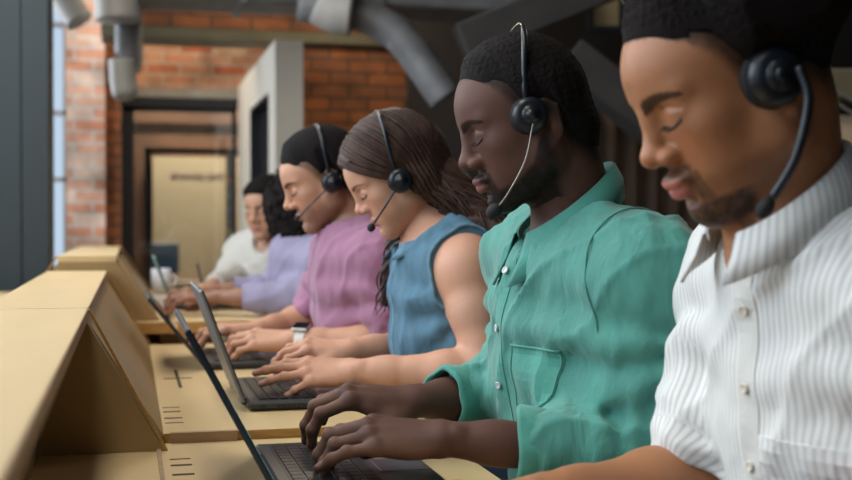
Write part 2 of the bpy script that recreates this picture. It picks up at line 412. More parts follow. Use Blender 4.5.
# dark side: beams, hung ducts, lit openings, curtain
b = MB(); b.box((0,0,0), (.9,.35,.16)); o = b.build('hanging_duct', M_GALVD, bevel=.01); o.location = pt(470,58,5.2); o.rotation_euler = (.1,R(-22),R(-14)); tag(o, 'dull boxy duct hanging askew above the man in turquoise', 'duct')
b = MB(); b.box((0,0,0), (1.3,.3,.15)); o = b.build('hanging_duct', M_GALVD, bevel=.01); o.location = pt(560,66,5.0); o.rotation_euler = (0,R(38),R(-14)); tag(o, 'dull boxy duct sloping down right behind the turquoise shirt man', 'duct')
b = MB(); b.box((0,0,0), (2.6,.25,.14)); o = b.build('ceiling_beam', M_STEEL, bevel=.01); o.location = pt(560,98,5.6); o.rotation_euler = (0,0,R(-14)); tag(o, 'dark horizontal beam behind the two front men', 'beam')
M_LIT = mat('lit beige wall', (.45,.36,.2), .7)
for px, py, w, h, lab in ((463,-10,.09,.20,'small beige opening high above the man in turquoise'), (600,-4,.14,.18,'small pale opening high between the two front men')):
    p = pt(px+6, py+14, 6.6); r = empty('wall_opening', p, R(-14)); tag(r, lab, 'opening')
    b = MB(); b.box((-w/2-.03,-.02,-h/2-.03), (-w/2,.02,h/2+.03)); b.box((w/2,-.02,-h/2-.03), (w/2+.03,.02,h/2+.03)); b.box((-w/2,-.02,-h/2-.03), (w/2,.02,-h/2)); b.box((-w/2,-.02,h/2), (w/2,.02,h/2+.03)); b.build('frame', M_BLACK, r)
    b = MB(); b.box((-w/2,-.005,-h/2), (w/2,.01,h/2)); b.build('panel', M_LIT, r)
M_CURT = mat('brown curtain', (.075,.046,.03), .9, var=(6,.7,1.25,(4,4,.3)))
rows = []
for i in range(2):
    rows.append([Vector((2.35+j*.02, 6.4+.035*math.sin(j*.95), (.05, 1.72)[i])) for j in range(75)])
b = MB(); b.grid(rows, [[Vector((0,.006,0))]*75]*2); tag(b.build('curtain', M_CURT, smooth=True), 'brown pleated curtain hanging behind the man in turquoise', 'curtain')
for px, dz, lab in ((826, .0, 'thin stay cable, nearer of two, behind the neck of the front man'), (840, -.03, 'thin stay cable, farther of two, behind the neck of the front man')):
    b = MB(); b.tube([pt(790,60+(px-826)*.9,4.0), pt(880,118+(px-826)*.9,4.0)], .006, 8); tag(b.build('cable', mat('cable grey', (.16,.15,.13), .5)), lab, 'cable')
r = empty('storage_cabinet', (3.78,5.0,0), R(-8)); tag(r, 'tan cabinet at the right edge behind the striped shirt', 'cabinet')
M_TAN = mat('tan board', (.50,.40,.27), .6, var=(3,.9,1.08))
b = MB(); b.box((-.5,0,.0), (.9,.45,1.60)); b.build('body', M_TAN, r, bevel=.006)
b = MB(); b.box((-.47,-.02,.1), (.19,0,1.57)); d1 = b.build('door', M_TAN, r); b = MB(); b.box((.13,-.04,.75), (.15,-.02,.9)); b.build('handle', M_BLACK, d1)
b = MB(); b.box((.21,-.02,.1), (.87,0,1.57)); d1 = b.build('door', M_TAN, r); b = MB(); b.box((.25,-.04,.75), (.27,-.02,.9)); b.build('handle', M_BLACK, d1)

# far meeting room: monitor on a sideboard, lettering, coloured magnets
r = empty('monitor', (.27,10.2,.60)); tag(r, 'blue screen monitor on the low cabinet behind the glass partition', 'monitor')
b = MB(); b.box((-.13,-.02,.06), (.13,.02,.32), bev=.008); b.build('housing', M_BLACK, r)
b = MB(); b.box((-.12,-.024,.07), (.12,-.021,.31)); b.build('screen', mat('blue screen', (.035,.07,.12), .3), r)
b = MB(); b.lathe([(.07,0),(.07,.012),(.015,.02),(.015,.09)]); b.build('stand', M_BLACK, r)
r = empty('low_cabinet', (.3,10.25,0)); tag(r, 'low wooden cabinet under the blue screen behind the glass partition', 'cabinet')
b = MB(); b.box((-.25,-.2,.0), (.28,.2,.6), bev=.01); b.build('body', mat('walnut', (.2,.13,.08), .5, var=(5,.8,1.2,(1,1,6))), r)
b = MB(); b.box((-.24,-.215,.08), (.01,-.2,.58)); b.build('door', M_TAN, r); b = MB(); b.box((.02,-.215,.08), (.27,-.2,.58)); b.build('door', M_TAN, r)
tc = bpy.data.curves.new('wall_lettering', 'FONT'); tc.body = 'diversity.com'; tc.size = .085; tc.extrude = .003; tc.align_x = 'CENTER'
tm = bpy.data.objects.new('wall_lettering', tc); COL.objects.link(tm); dg = bpy.context.evaluated_depsgraph_get()
me = bpy.data.meshes.new_from_object(tm.evaluated_get(dg)); COL.objects.unlink(tm); bpy.data.objects.remove(tm)
me.materials.clear(); me.materials.append(mat('purple paint', (.12,.06,.10), .6))
o = bpy.data.objects.new('wall_lettering', me); link(o); o.location = (.57,10.445,1.475); o.rotation_euler = (R(90),0,0); tag(o, 'purple lettering on the beige wall behind the glass partition', 'lettering')
for (px, py, col, nm) in ((223,181,(.6,.12,.03),'orange'), (226,196,(.03,.16,.12),'green'), (226,211,(.03,.05,.25),'blue'), (227,232,(.5,.4,.03),'yellow')):
    p = pt(px, py, 9.0); b = MB(); b.lathe([(.012,0),(.02,.006),(.02,.012),(.012,.015)], Matrix.Translation((.722, 8.9495, p.z)) @ Matrix.Rotation(R(90),4,'X'), 14)
    tag(b.build('door_sticker', mat(nm+' sticker', col, .5), smooth=True), nm+' round sticker on the black frame behind the glass partition', 'sticker')

# ------------------------------------------------------------------ desks and dividers
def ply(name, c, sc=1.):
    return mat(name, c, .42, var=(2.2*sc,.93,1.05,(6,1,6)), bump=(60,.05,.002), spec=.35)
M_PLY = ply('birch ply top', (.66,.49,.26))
M_PLYV = ply('birch ply upright shaded', (.38,.255,.115))  # darker copy of the top's ply, shade on the uprights put into the colour
M_EDGE = mat('ply end grain', (.47,.26,.075), .6, var=(30,.75,1.2,(1,1,12)))
M_CLEAT = mat('brown cleat', (.36,.23,.13), .6, var=(12,.85,1.15,(1,6,6)))
M_SLOT = mat('dark slot', (.05,.028,.015), .8)
desks = [(.50,1.90,.727,'ply desk module nearest the camera with the turquoise shirt man laptop'), (1.905,3.33,.742,'middle ply desk module with two laptops on it'), (3.335,5.02,.803,'far raised ply desk module where papers lie')]
for i, (y0, y1, zt, lab) in enumerate(desks):
    r = empty('desk', (-.1,(y0+y1)/2,0)); tag(r, lab, 'desk', 'row of ply desks'); dy = (y1-y0)/2
    b = MB(); b.box((-.62,-dy,zt-.032), (.585,dy,zt)); b.build('desktop', M_PLY, r, bevel=.002)
    b = MB(); b.box((-.61,-dy-.0015 if i else -dy-.001,zt-.031), (.58,-dy-.0002,zt-.001)); b.build('edge_band', M_EDGE, r)
    for sy in (-1,1):
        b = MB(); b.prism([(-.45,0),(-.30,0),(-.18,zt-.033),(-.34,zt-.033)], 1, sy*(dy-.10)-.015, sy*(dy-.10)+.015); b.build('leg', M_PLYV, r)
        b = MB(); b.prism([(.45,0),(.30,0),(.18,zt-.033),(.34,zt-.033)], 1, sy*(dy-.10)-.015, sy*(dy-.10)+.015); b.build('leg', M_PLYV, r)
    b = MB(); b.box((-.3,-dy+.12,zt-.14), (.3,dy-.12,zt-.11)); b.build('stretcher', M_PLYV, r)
    if i < 2:
        def slot(x, y, lx, ly):
            s = MB(); s.box((x+.1-lx/2,y-(y0+y1)/2-ly/2,zt-.004), (x+.1+lx/2,y-(y0+y1)/2+ly/2,zt+.0006)); s.build('slot', M_SLOT, r)
        ys = [1.60,1.655,1.72,1.765] if i == 0 else [2.00,2.05,2.12,2.17]
        for k, y in enumerate(ys): slot(.070, y, .030, .009 if k in (1,2) else .005)
        if i == 1:
            slot(.098, 2.58, .007, .30); slot(.098, 2.58, .060, .011)
b = MB(); b.box((.06,1.893,.7275), (.165,1.9035,.7435)); tag(b.build('desk_cleat', M_CLEAT), 'small brown wooden block in the joint between the two nearer desks', 'wooden block')

# A-frame dividers: shelf on top, sloping end gussets
units = [(.60,1.85,.727,.945,'nearest ply desk divider with a flat pale shelf top'), (1.87,3.36,.742,.945,'middle ply desk divider behind the nearest one'), (3.38,4.95,.803,.985,'farthest ply desk divider beside the brick pier')]
for i, (y0, y1, zd, zt, lab) in enumerate(units):
    r = empty('desk_divider', ((-.14,-.14,-.115)[i],(y0+y1)/2,zd+(.0004 if i == 2 else 0))); tag(r, lab, 'divider', 'ply desk dividers'); dy = (y1-y0)/2; H = zt-zd
    b = MB(); b.box((-.078,-dy,H-.018), (.078,dy,H)); b.build('shelf', M_PLY, r, bevel=.0015)
    b = MB(); b.box((.078,-dy,H-.0175), (.0788,dy,H-.0005)); b.build('edge_band', M_CLEAT, r)
    for y in ((dy-.016,) if i == 1 else (-dy+.001, dy-.016) if i else (-dy+.3, dy-.016)):
        if i == 0 and y < 0: continue
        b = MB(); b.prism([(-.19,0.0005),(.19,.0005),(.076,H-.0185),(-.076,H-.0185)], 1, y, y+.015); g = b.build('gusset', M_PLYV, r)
        for s in (1,-1):
            b = MB(); b.prism([(s*.19,.0005),(s*.1945,.0005),(s*.0815,H-.001),(s*.0772,H-.001)], 1, y-.0005, y+.0155); b.build('edge_band', M_EDGE, g)
    if i:
        for s in (1,-1):
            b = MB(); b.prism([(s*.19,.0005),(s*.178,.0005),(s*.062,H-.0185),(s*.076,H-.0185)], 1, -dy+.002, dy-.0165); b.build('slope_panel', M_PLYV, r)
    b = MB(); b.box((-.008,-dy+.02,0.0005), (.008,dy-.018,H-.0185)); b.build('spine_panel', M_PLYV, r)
    b = MB(); b.box((.178,-dy,.0004), (.184,dy-.018,.0045)); b.build('base_rail', M_CLEAT, r)
r = empty('bench', (.74,2.85,0)); tag(r, 'long wooden bench the workers sit on along the desks', 'bench')
b = MB(); b.box((-.2,-2.1,.41), (.2,2.3,.45)); b.build('seat', M_PLYV, r, bevel=.004)
for y in (-1.9,-.6,.8,2.1):
    b = MB(); b.prism([(-.18,0),(-.10,0),(-.02,.41),(-.10,.41)], 1, y-.02, y+.02); b.build('leg', M_PLYV, r)
    b = MB(); b.prism([(.18,0),(.10,0),(.02,.41),(.10,.41)], 1, y-.02, y+.02); b.build('leg', M_PLYV, r)

# ------------------------------------------------------------------ laptops
M_LAP = mat('graphite plastic', (.045,.047,.052), .42, var=(8,.9,1.1))
M_LAPS = mat('silver grey lid', (.20,.205,.21), .38, .25)
M_KEY = mat('black keys', (.012,.012,.014), .45)
M_KEYF = mat('keyboard deck', (.03,.03,.033), .4)
M_PAD = mat('touchpad', (.035,.036,.04), .3)
M_SCR = mat('screen glass', (.012,.014,.018), .06, coat=.5)
M_CHR = mat('metal trim', (.45,.46,.48), .3, .8)
M_SCREFL = mat('cyan screen reflection', (.02,.05,.06), .1, emit=((.25,.75,.85), .55))  # glow stands in for a reflection on the display glass
def laptop(x, y0, y1, z, lean, length, label, lid_m, depth=.215, scr=M_SCR, lit=None, rz=0):
    """hinge along y at x; user on the +x side"""
    w = y1-y0; r = empty('laptop', (x,(y0+y1)/2,z), rz); tag(r, label, 'laptop', 'open laptops on the desks')
    b = MB(); b.box((0,-w/2,.0015), (depth,w/2,.0165), bev=.004); base = b.build('base', M_LAP, r)
    b = MB(); b.box((.018,-w/2+.018,.0166), (.135,w/2-.018,.0172)); kb = b.build('keyboard', M_KEYF, r)
    b = MB(); nk = 14; kw = (w-.044)/nk
    for i in range(6):
        for j in range(nk):
            if i == 5 and 4 <= j <= 8:
                if j == 4: b.box((.022+i*.0185,-w/2+.022+j*kw+.001,.0172), (.022+i*.0185+.0155,-w/2+.022+9*kw-.001,.0192))
                continue
            b.box((.022+i*.0185,-w/2+.022+j*kw+.001,.0172), (.022+i*.0185+.0155,-w/2+.022+(j+1)*kw-.001,.0192))
    b.build('keys', M_KEY, kb)
    b = MB(); b.box((.142,-.06,.0166), (.205,.045,.0171)); b.build('touchpad', M_PAD, r)
    b = MB(); b.tube([(.205,.0,.0) ,(.205,.0001,.0)], .0001, 3) if 0 else None
    b.box((.1415,-.0615,.0166), (.1425,.0465,.0175)); b.box((.142,-.0615,.0166), (.2055,-.0605,.0174)); b.build('touchpad_trim', M_CHR, r)
    b = MB()
    for k in range(9): b.box((.05+k*.009,-w/2-.0004,.005), (.056+k*.009,-w/2+.003,.010))
    b.build('side_vent', M_KEY, r)
    for q0, q1 in ((.02,.03),(.155,.167)):
        b = MB(); b.box((q0,-w/2-.0004,.006), (q1,-w/2+.003,.011)); b.build('port', M_KEY, r)
    b = MB(); b.tube([(-.003,-w/2+.04,.012),(-.003,-w/2+.09,.012)], .0065, 10); b.build('hinge', M_LAP, r)
    b = MB(); b.tube([(-.003,w/2-.09,.012),(-.003,w/2-.04,.012)], .0065, 10); b.build('hinge', M_LAP, r)
    M = Matrix.Translation((-.004,0,.016)) @ Matrix.Rotation(-lean,4,'Y')
    b = MB(); b.box((-.0065,-w/2,0), (.0,w/2,length), M, bev=.0025); lid = b.build('screen_lid', lid_m, r)
    b = MB(); b.box((-.0001,-w/2+.002,.003), (.0012,w/2-.002,length-.002), M); b.build('bezel', M_KEY, lid)
    b = MB(); b.box((.0012,-w/2+.009,.014), (.0018,w/2-.009,length-.009), M); b.build('display', scr, lid)
    if lit:  # cyan reflection on the display, painted as a glowing patch
        b = MB(); b.box((.0018,-w/2+.010,.02), (.0021,-w/2+.13,length*.5), M); b.build('screen_reflection', M_SCREFL, lid)
    return r
laptop(.179,1.41,1.765,.728,R(28),.232,'graphite laptop under the hands of the man in turquoise, lid seen edge-on',mat('blue black lid',(.03,.045,.075),.3,.3), lit=True)
laptop(.200,2.083,2.43,.743,R(20.5),.212,'grey laptop with a silvery lid under the hands of the woman in denim', M_LAPS)
laptop(.165,2.70,3.04,.743,R(39),.192,'dark laptop under the hands of the man in mauve, lid leaning far back', M_LAP)
laptop(.135,3.80,4.08,.804,R(20),.16,'thin laptop at the far desk in front of the lavender sleeve', mat('greenish lid',(.20,.32,.27),.4))

# ------------------------------------------------------------------ small things on the far desk
M_PAPER = mat('paper', (.70,.69,.74), .8)
for i, (x, y, a) in enumerate(((.02,3.95,.1),(.24,4.22,-.3),(.02,4.45,.4))):
    b = MB(); b.box((-.105,-.15,0), (.105,.15,.0012)); o = b.build('paper_sheet', M_PAPER); o.location = (x,y,.804+i*.0); o.rotation_euler.z = a
    tag(o, ['white paper sheet at the near left of the far desk','white paper sheet by the hands of the woman in white','white paper sheet at the back of the far desk beside the mug'][i], 'paper', 'loose paper on the far desk')
def mug(x, y, z, label):
    r = empty('mug', (x,y,z)); tag(r, label, 'mug')
    b = MB(); b.lathe([(.03,0),(.038,.006),(.038,.095),(.034,.095),(.034,.01),(.001,.01)], n=28); b.build('cup', M_PAPER, r, smooth=True)
    b = MB(); b.tube([(.036+.026*math.sin(math.pi*k/10), 0, .02+.055*k/10) for k in range(11)], .005, 8); b.build('handle', M_PAPER, r, smooth=True)
mug(.118,4.80,.803,'white mug on the far desk before the glass partition')

# ------------------------------------------------------------------ people
def head_matrix(H, pitch, yaw, roll, sc):
    return Matrix.Translation(Vector(H)) @ Matrix.Rotation(math.pi+yaw,4,'Z') @ Matrix.Rotation(pitch,4,'Y') @ Matrix.Rotation(roll,4,'X') @ Matrix.Scale(sc,4)
def xf(M, V):
    A = np.array(M); return V @ A[:3,:3].T + A[:3,3]

def ZL(dy): return .0005+.0045*dy*dy+.0012*dy
def build_head(p, h):
    """head-local frame: +x face, +y left, +z up, origin between the ears"""
    fem = p.get('fem', False); g = p.get
    Nl = v3(p['M'].inverted() @ Vector(p['neck']))
    nr = .050 if fem else .061
    v = Vol((-.155,-.118,-.165), (.145,.118,.162+g('top', 0)), h)
    # skull
    v.ell((-.006+g('back',0),0,.042), (.098-g('back',0),.077,.089), 0)
    v.ell((.026,0,.045), (.071+g('fore',0),.064,.058), .03)
    v.ell((.030,0,-.020), (.060,.061,.072), .03)
    v.cone((-.03,0,-.035), Nl, nr-.006, nr, .03)
    SK = v.D.copy()
    jw = .050 if fem else .055
    jl = g('jaw', 0)
    for s in (-1,1):
        v.cone((.006,s*jw,-.045), (.070,s*.014,-.086+jl), .015, .015, .03)
        v.cone((.006,s*(jw+.003),-.045), (.0,s*(jw+.010),-.012), .013, .012, .03)
        v.ell((.056,s*.041,-.008), (.024,.021,.017), .022)
        v.ell((.052,s*.036,-.042), (.022,.018,.022), .03)
    v.ell((.068,0,-.052), (.024+g('muz',0),.029,.029), .018)
    v.ell((.076+g('chin',0),0,-.088+jl), (.0155,.019,.015), .018)
    for s in (-1,1):
        v.cone((.087+g('fore',0)*.8,s*.012,.033), (.072,s*.046,.032), .0085, .007, .014)
    # sockets, lids
    for s in (-1,1):
        v.ell((.106,s*.031,.013), (.020,.020,.0130), .014, 's')
        v.ell((.0735,s*.0320,.0115), (.0160,.0185,.0140), .006)
        v.ell((.0730,s*.0320,-.0020), (.0140,.0165,.0070), .008)
        for k in range(5):
            q0, q1 = -.55+k*.3, -.55+(k+1)*.3; f_ = lambda q: (.0885-.0085*q*q, s*(.032+.0165*q), .0210-.0060*q*q)
            v.cone(f_(q0), f_(q1), .0007, .0007, .0030, 's')
    # nose
    nl, nw = g('nose', .0), g('nwid', 1.)
    nu = g('nup', 0)
    v.cone((.085,0,.032), (.0925,0,.016), .0095, .0080, .016)
    v.cone((.0925,0,.016), (.1055+nl,0,-.015+nu), .0080, .0100*nw**.5, .011)
    v.ell((.1085+nl,0,-.0200+nu), (.0125,.0120*nw,.0105), .008)
    for s in (-1,1):
        v.ell((.0970+nl*.6,s*.0145*nw,-.0245+nu*.8), (.0130,.0082,.0088), .007)
        v.ell((.1070+nl,s*.0070*nw,-.0330+nu), (.006,.0036,.0040), .003, 's')
    # lips
    lf = g('lip', 1.); lx = .0895+g('muz',0)*1.05+.0008*(lf-1)*3
    v.ell((lx+.0015,0,-.0495), (.0085+.002*lf,.0225,.0046*lf), .004)
    for s in (-1,1): v.ell((lx-.004,s*.010,-.0500), (.0085,.0145,.0042*lf), .004)
    v.ell((lx-.001,0,-.0605), (.0085+.002*lf,.0195,.0056*lf), .004)
    v.cone((lx+.011,.0,-.0552), (lx-.004,.020,-.0558), .0012, .001, .002, 's'); v.cone((lx+.011,.0,-.0552), (lx-.004,-.020,-.0558), .0012, .001, .002, 's')
    v.cone((lx-.002,-.010,-.0725), (lx-.002,.010,-.0725), .004, .004, .008, 's')
    # ears
    if not g('no_ear'):
        for s in (-1,1):
            c, sn_ = math.cos(.25), math.sin(.25)
            v.ell((-.010,s*.0785,.002), (.0165,.0065,.031), .004)
            v.ell((-.004,s*.086,.004), (.0095,.006,.019), .004, 's')
            v.cone((-.008,s*.0815,.030), (-.022,s*.0835,.018), .0035, .0035, .003); v.cone((-.022,s*.0835,.018), (-.020,s*.0815,-.010), .0035, .003, .003)
            v.ell((-.004,s*.079,-.026), (.007,.005,.008), .004)
    V, Fq = v.mesh(); p['bv'] = bvh_of(V, Fq)
    C = np.tile(v3(p['skin']), (len(V), 1))
    x, y, z = V[:,0], V[:,1], V[:,2]; ay = np.abs(y)
    nz = sn(V, 260, 3)
    C = C*(1+.05*sn(V, 60, 5)[:,None]+.03*nz[:,None])
    red = np.exp(-((ay-.040)/.018)**2-((z+.022)/.018)**2)*(x > .03)+.8*np.exp(-(y/.014)**2-((z+.02)/.012)**2)*(x > .095)
    C = mixc(C, v3(p['skin'])*v3(p.get('flush', (1.1,.85,.8))), .6*np.clip(red, 0, 1))
    # lips
    lm = sstep(.0225, .017, ay+.25*np.abs(z+.055))*(x > lx-.008)
    up = sstep(-.0445, -.0462, z+.10*ay)*sstep(-.0565, -.0550, z); lo = sstep(-.0545, -.056, z)*sstep(-.0685, -.0665, z-.12*ay)
    C = mixc(C, p['lipc'], .9*lm*np.clip(up*p.get('uplip', .8)+lo, 0, 1))
    # lash line / crease
    for s in (-1,1):
        dy = (s*y-.032)/.0160; zl = ZL(dy)
        mk = sstep(.0024, .0011, np.abs(z-zl))*(np.abs(dy) < 1.0)*(x > .06)
        C = mixc(C, p.get('lash', (.02,.012,.01)), .9*mk)
        # brows
        yy = s*y; t = np.clip((yy-.011)/.042, 0, 1)
        zb = .0265+.0085*np.sin(t*2.3)-.004*t+p.get('browz', 0); th = p.get('browt', .0046)*(1-.62*t)
        bk = sstep(1.15, .75, np.abs(z-zb)/th+.18*sn(V*[1,1,3], 330, 8))*(yy > .0105)*(yy < .056)*(x > .03)
        C = mixc(C, p['browc'], p.get('browa', .9)*bk)
    # beard
    if g('beard'):
        bz = p['beard'](V); C = mixc(C, p['beardc'], np.clip(bz*(1+.25*nz), 0, .96))
    # shaved / fading hair
    hl = hairline(x, g('hl', 0), g('nape', 0))
    if g('fade') is not None:
        sd = sstep(.060,.030,x); m = sstep(-.003-.018*sd, .004+.012*sd, z-hl+.0025*sn(V, 210, 9))
        C = mixc(C, p['hairc'], p['fade']*m*(1+.1*nz).clip(0, 1.1)*.95)
    parts = (xf(p['M'], V), Fq, np.clip(C, 0, 1))
    return parts, v, SK

def hairline(x, off=0, nape=0):
    xs = [-.14,-.06,-.032,-.020,-.006,.012,.022,.034,.048,.062,.076,.10]
    zs = [-.075,-.070,-.045,-.002,.010,-.002,.016,.040,.054,.062,.075,.083]
    return np.interp(x, xs, zs)+off*sstep(.02, .07, x)+nape*sstep(-.015, -.04, x)

def short_hair(p, v, SK, h, T, rough, tp=.30, Tback=0.):
    X, Y, Z = v.pts()
    hl = hairline(X, p.get('hl', 0), p.get('nape', 0)).astype(F32)
    if not p.get('fem'): hl = hl+.024*sstep(.066,.030,X)*sstep(-.03,.0,X)+.015*sstep(.0,-.03,X)
    t = np.clip((Z-hl)*tp, -.01, T)
    P = np.stack(np.broadcast_arrays(X, Y, Z), -1).astype(F32) if rough else None
    q = t
    if Tback: q = q+Tback*sstep(.06,-.03,X)*sstep(.0,.06,Z)
    d = SK-q
    if rough:
        near = np.abs(d) < .006
        n = np.zeros_like(d); n[near] = (.7*sn(P[near], 620, 1)+.5*sn(P[near], 1100, 4))*rough
        d = d-n*sstep(.001,.006,t)
    jit = .0022*np.sin(Y*700+3*np.sin(X*500))*np.sin(X*430+1+Y*260) if not p.get('fem') else 0
    d = np.where(Z-hl+.10*np.minimum(np.abs(Y),.05)*(X>.05)+jit < .001, .01, d)
    if not p.get('fem'): d = np.maximum(d, -(.0-(-.095-Z)))
    v2 = Vol.__new__(Vol); v2.lo, v2.h, v2.n, v2.ax = v.lo, v.h, v.n, v.ax; v2.D = d.astype(F32)
    V, Fq = v2.mesh()
    return xf(p['M'], V), Fq, None

def hand_geom(v, W, d, u, side, spec, thumb, sc=1., tone=None):
    """W wrist, d towards the knuckles, u out of the back of the hand, side +1 left hand"""
    d = unit(d); u = v3(u); u = unit(u-d*(u@d)); s = np.cross(d, u)*side
    def L(x, y, z): return W+sc*(x*d+y*s+z*u)
    kn = [(.090,.029,.003), (.095,.0085,.006), (.090,-.012,.004), (.081,-.031,-.002)]
    wr = [(.012,.017,0), (.008,.006,.002), (.008,-.006,.001), (.010,-.016,-.002)]
    R_ = [.0100,.0100,.0093,.0083]; lens = [(.042,.025,.021), (.046,.029,.022), (.042,.027,.021), (.033,.020,.019)]
    tips = []
    for i in range(4):
        v.cone(L(*wr[i]), L(*kn[i]), .0135*sc, (R_[i]+.0005)*sc, .014)
    v.ell(L(.045,-.016,-.008), (.030*sc,.015*sc,.012*sc), .012, 'u', np.stack([d, s, u], 1))
    v.ell(L(.070,.0,-.004), (.022*sc,.034*sc,.0105*sc), .012, 'u', np.stack([d, s, u], 1))
    for i in range(4):
        c1, c2, c3, sp = spec[i]; k = L(*kn[i]); a = 0.; prev = k
        v.ell(k+u*.0005*sc, [(R_[i]+.0006)*sc]*3, .008)
        fd = d*math.cos(sp)+s*math.sin(sp)
        rr = [R_[i]*.96, R_[i]*.86, R_[i]*.80, R_[i]*.66]
        for j, c in enumerate((c1, c2, c3)):
            a += c; q = prev+lens[i][j]*sc*(fd*math.cos(a)-u*math.sin(a))
            v.cone(prev, q, rr[j]*sc, rr[j+1]*sc, .004 if j else .006)
            if j: v.ell(prev+.0006*(u*math.cos(a)+fd*math.sin(a)), [rr[j]*1.03*sc]*3, .004)
            prev2, prev = prev, q
        nn = u*math.cos(a)+fd*math.sin(a); tips.append((prev-(prev-prev2)*.22+nn*rr[3]*sc*.85, nn))
    b, m1, m2, m3 = [v3(t) for t in thumb]
    pts = [L(*b), L(*m1), L(*m2), L(*m3)]
    v.cone(pts[0], pts[1], .0155*sc, .0125*sc, .014); v.cone(pts[1], pts[2], .0115*sc, .0095*sc, .005); v.cone(pts[2], pts[3], .0098*sc, .0078*sc, .004)
    v.ell((pts[0]+pts[1])/2-u*.004*sc, (.020*sc,.014*sc,.014*sc), .012)
    # web between thumb and index
    v.cone(L(.035,.024,-.004), L(.060,.030,-.004), .009*sc, .008*sc, .014)
    tips.append((pts[3]-(pts[3]-pts[2])*.2+unit(np.cross(pts[3]-pts[2], s) if 0 else u)*.007*sc, u))
    return tips, dict(d=d, u=u, s=s, W=v3(W), L=L)

def build_arm(p, a, h, hh):
    """a: S, E, W, hand direction etc. returns mesh parts (forearm + hand, upper arm)"""
    S_, E, W = v3(a['S']), v3(a['E']), v3(a['W']); sk = p['skin']; k = a.get('thick', 1.)
    lo = np.minimum(np.minimum(S_, E), W)-.075; hi = np.maximum(np.maximum(S_, E), W)+.075
    d = unit(W-E); u = v3(a['u']); u = unit(u-d*(u@d)); s = np.cross(d, u)
    def forearm(v):
        M1 = E+(W-E)*.30
        v.cone(E, M1, .040*k, .042*k, .02); v.cone(M1, E+(W-E)*.78, .041*k, .0275*k, .02)
        v.cone(E+(W-E)*.76, W, .0270*k, .0205*k, .02)
        for q in (-1,1): v.cone(E+(W-E)*.72+s*q*.006, W+s*q*.0095*k, .022*k, .0180*k, .012)
        v.ell(W-d*.012+u*.012*k-s*.011*a['side']*k, (.010,.010,.009), .012)
    # hand volume with wrist
    hd = unit(a['hd']); c = W+hd*.075
    v = Vol(np.minimum(c, W)-.085*v3((1.3,1.0,.85)), np.maximum(c, W)+.085*v3((1.2,1.0,.8)), hh)
    forearm(v)
    tips, fr = hand_geom(v, W, hd, a['hu'], a['side'], a['fingers'], a['thumb'], a.get('hs', 1.))
    X, Y, Z = v.pts(); cut = W-d*.045
    plane = ((X-cut[0])*d[0]+(Y-cut[1])*d[1]+(Z-cut[2])*d[2])
    v.D = np.maximum(v.D, -plane.astype(F32))
    V, Fq = v.mesh()
    # drop the flat cap
    keep = ((V-cut)@d) > h*.3; Fq = Fq[keep[Fq].all(1)]
    C = np.tile(v3(sk), (len(V), 1))*(1+.05*sn(V, 70, 2)[:,None]+.03*sn(V, 300, 4)[:,None])
    pal = sstep(.2, -.012, (V-W)@fr['u']*18)*sstep(.0,.03,(V-W)@fr['d'])
    C = mixc(C, p.get('palm', v3(sk)*1.1), .55*pal)
    for T, nn in tips:
        q = np.linalg.norm(V-T, axis=1); f = (V-T)@nn
        C = mixc(C, p.get('flushc', v3(sk)*v3((1.15,.88,.85))), .5*np.exp(-(q/.013)**2))
        C = mixc(C, p.get('nail', (.55,.36,.32)), .85*sstep(.0068, .0052, q)*(f > -.003))
    out = [(V, Fq, np.clip(C, 0, 1))]
    v = Vol(lo, hi, h); forearm(v)
    v.ell(E, (.042*k,.040*k,.040*k), .02)
    v.cone(S_, S_+(E-S_)*.4, .050*k, .050*k, .02); v.cone(S_+(E-S_)*.4, E, .049*k, .040*k, .02)
    X, Y, Z = v.pts(); cut = W-d*.036
    v.D = np.maximum(v.D, ((X-cut[0])*d[0]+(Y-cut[1])*d[1]+(Z-cut[2])*d[2]).astype(F32))
    V, Fq = v.mesh(); keep = ((V-cut)@d) < -h*.3; Fq = Fq[keep[Fq].all(1)]
    C = np.tile(v3(sk), (len(V), 1))*(1+.05*sn(V, 50, 2)[:,None]+.02*sn(V, 300, 4)[:,None])
    out.append((V, Fq, np.clip(C, 0, 1)))
    return out, fr, tips

def torso_prims(v, p, g=0., arms=None):
    C, N, Bc, Hc = v3(p['chest']), v3(p['neck']), v3(p['belly']), v3(p['hips']); SL, SR = v3(p['SL']), v3(p['SR']); w = p.get('w', 1.); dp = p.get('dp', 1.)
    ax = unit(C-Bc+v3((0,0,1e-6))); lat = SR-SL; lat[2] = 0; lat = unit(lat); f = np.cross(ax, lat); Q = np.stack([unit(f), lat, ax], 1)
    v.ell(C, ((.108+g)*dp,(.160+g)*w,p.get('ch', .20)+g), .04, 'u', Q)
    v.ell(Bc, ((.108+g)*dp,(.150+g)*w,.20+g), .08, 'u', Q)
    v.ell(Hc, ((.125+g)*dp,(.165+g)*w,.13+g), .08)
    i = .12
    v.cone(SL+(SR-SL)*i, SR+(SL-SR)*i, .058+g, .058+g, .07)
    up = N+v3((0,0,.015))
    up = up-v3((0,0,p.get('trap', .018)))
    for s_ in (SL, SR): v.cone(up+(s_-up)*.12, up+(s_-up)*.80+v3((0,0,.004)), .040+g, .044+g, .05)
    for s_ in (SL, SR): v.ell(s_, (.060*dp+g,.058+g,.062+g), .03)
    return Q

